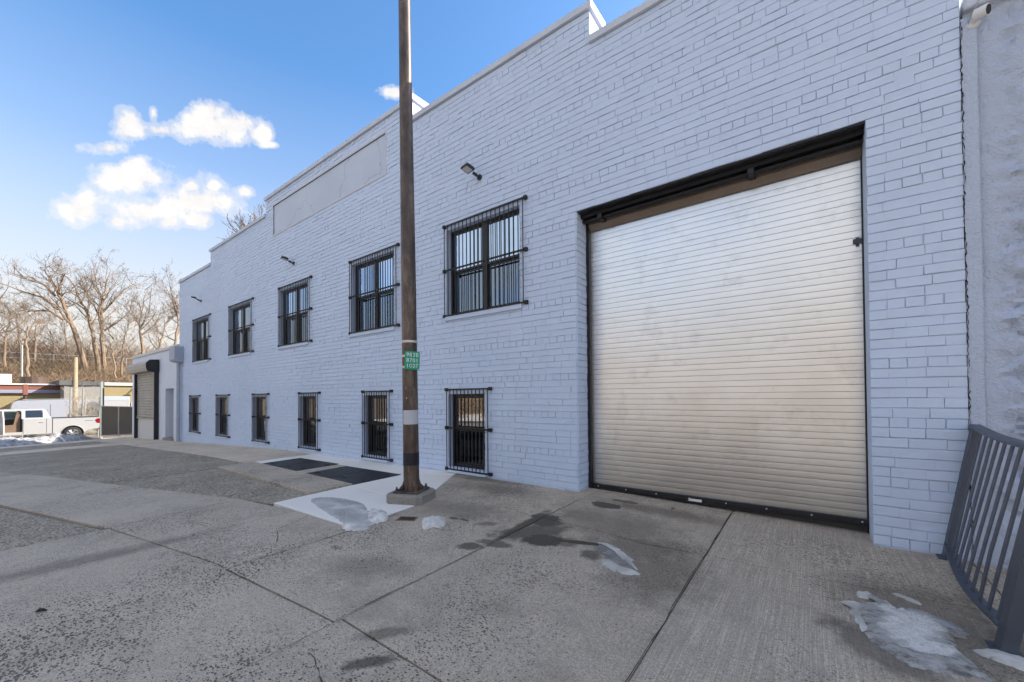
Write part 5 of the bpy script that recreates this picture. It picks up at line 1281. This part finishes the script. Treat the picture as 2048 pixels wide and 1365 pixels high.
tree([(345, 720), (352, 680), (356, 640), (358, 590)], -70, 0.20, 'bare tree half hidden behind the brick wall end', 13, 16, .45, 3, 4, limbs=[[(357, 640), (345, 600), (330, 572)], [(357, 620), (343, 590), (338, 560)]])
tree([(232, 748), (226, 715), (222, 690), (230, 668)], -72, 0.11, 'low bare sapling in front of the middle trees', 14, 9, .6, 3, 4)
tree([(100, 750), (104, 715), (108, 690), (104, 668)], -90, 0.12, 'distant sapling between the house and leaning tree', 15, 9, .6, 3, 4)
# tree whose top shows over the middle parapet
tree([(520, 640), (512, 560), (503, 500), (495, 452)], -26, 0.12, 'bare treetop showing over the brick parapet', 16, 12, .30, 2, 4, limbs=[[(508, 520), (485, 470), (465, 460)], [(505, 500), (515, 460), (524, 428)]], low=.5, group=None)
# brush on the bank: uncountable stems
def brush(name, n, xr, pxr, hr, seed, label, mt, rr=(.010, .022)):
    rn = random.Random(seed); m = MB()
    for i in range(n):
        X = rn.uniform(*xr); y = atX(X, rn.uniform(*pxr), 750).y; z = terrain(X, y)
        h = rn.uniform(*hr) * (1 + .6 * noise.noise(Vector((X * .15, y * .15, seed)))); p = Vector((X, y, z - .1)); d = Vector((rn.gauss(0, .45), rn.gauss(0, .6), 1)).normalized()
        p1 = p + d * h * .5; d = (d + Vector((rn.gauss(0, .4), rn.gauss(0, .5), rn.gauss(-.1, .3)))).normalized(); p2 = p1 + d * h * .5; r = rn.uniform(*rr)
        m.tube([p, p1, p2], [r * 1.3, r, r * .4], 3, caps=False)
    tag(m.build(name, mt), label, 'brush', kind='stuff')
M_br1 = mat('brush_tan', (.26, .19, .125), .95); M_br2 = mat('brush_brown', (.13, .085, .055), .95)
brush('brush', 9000, (-84, -63.5), (-60, 400), (.8, 2.6), 1, 'tangled tan brush covering the bank behind the yard buildings', M_br1, (.014, .03))
brush('bramble', 6000, (-76, -63), (-60, 400), (.5, 1.7), 2, 'dark brown brambles at the foot of the wooded bank', M_br2, (.014, .03))
brush('far_saplings', 3500, (-130, -88), (-80, 420), (2.5, 7.5), 3, 'mass of thin bare saplings along the hilltop', M_twig, (.02, .04))
# brush across the street, mirrored in the glass
rn = random.Random(5); m = MB()
for i in range(5000):
    x, y = rn.uniform(-30, 16), rn.uniform(-34, -18); z = terrain(x, y); h = rn.uniform(.6, 2.6); p = Vector((x, y, z - .1)); d = Vector((rn.gauss(0, .5), rn.gauss(0, .5), 1)).normalized()
    m.tube([p, p + d * h * .5, p + d * h * .8 + Vector((rn.gauss(0, .3), rn.gauss(0, .3), h * .2))], [.03, .022, .01], 3, caps=False)
tag(m.build('street_bank_brush', M_br1), 'tan brush on the sunlit bank across the street', 'brush', kind='stuff')
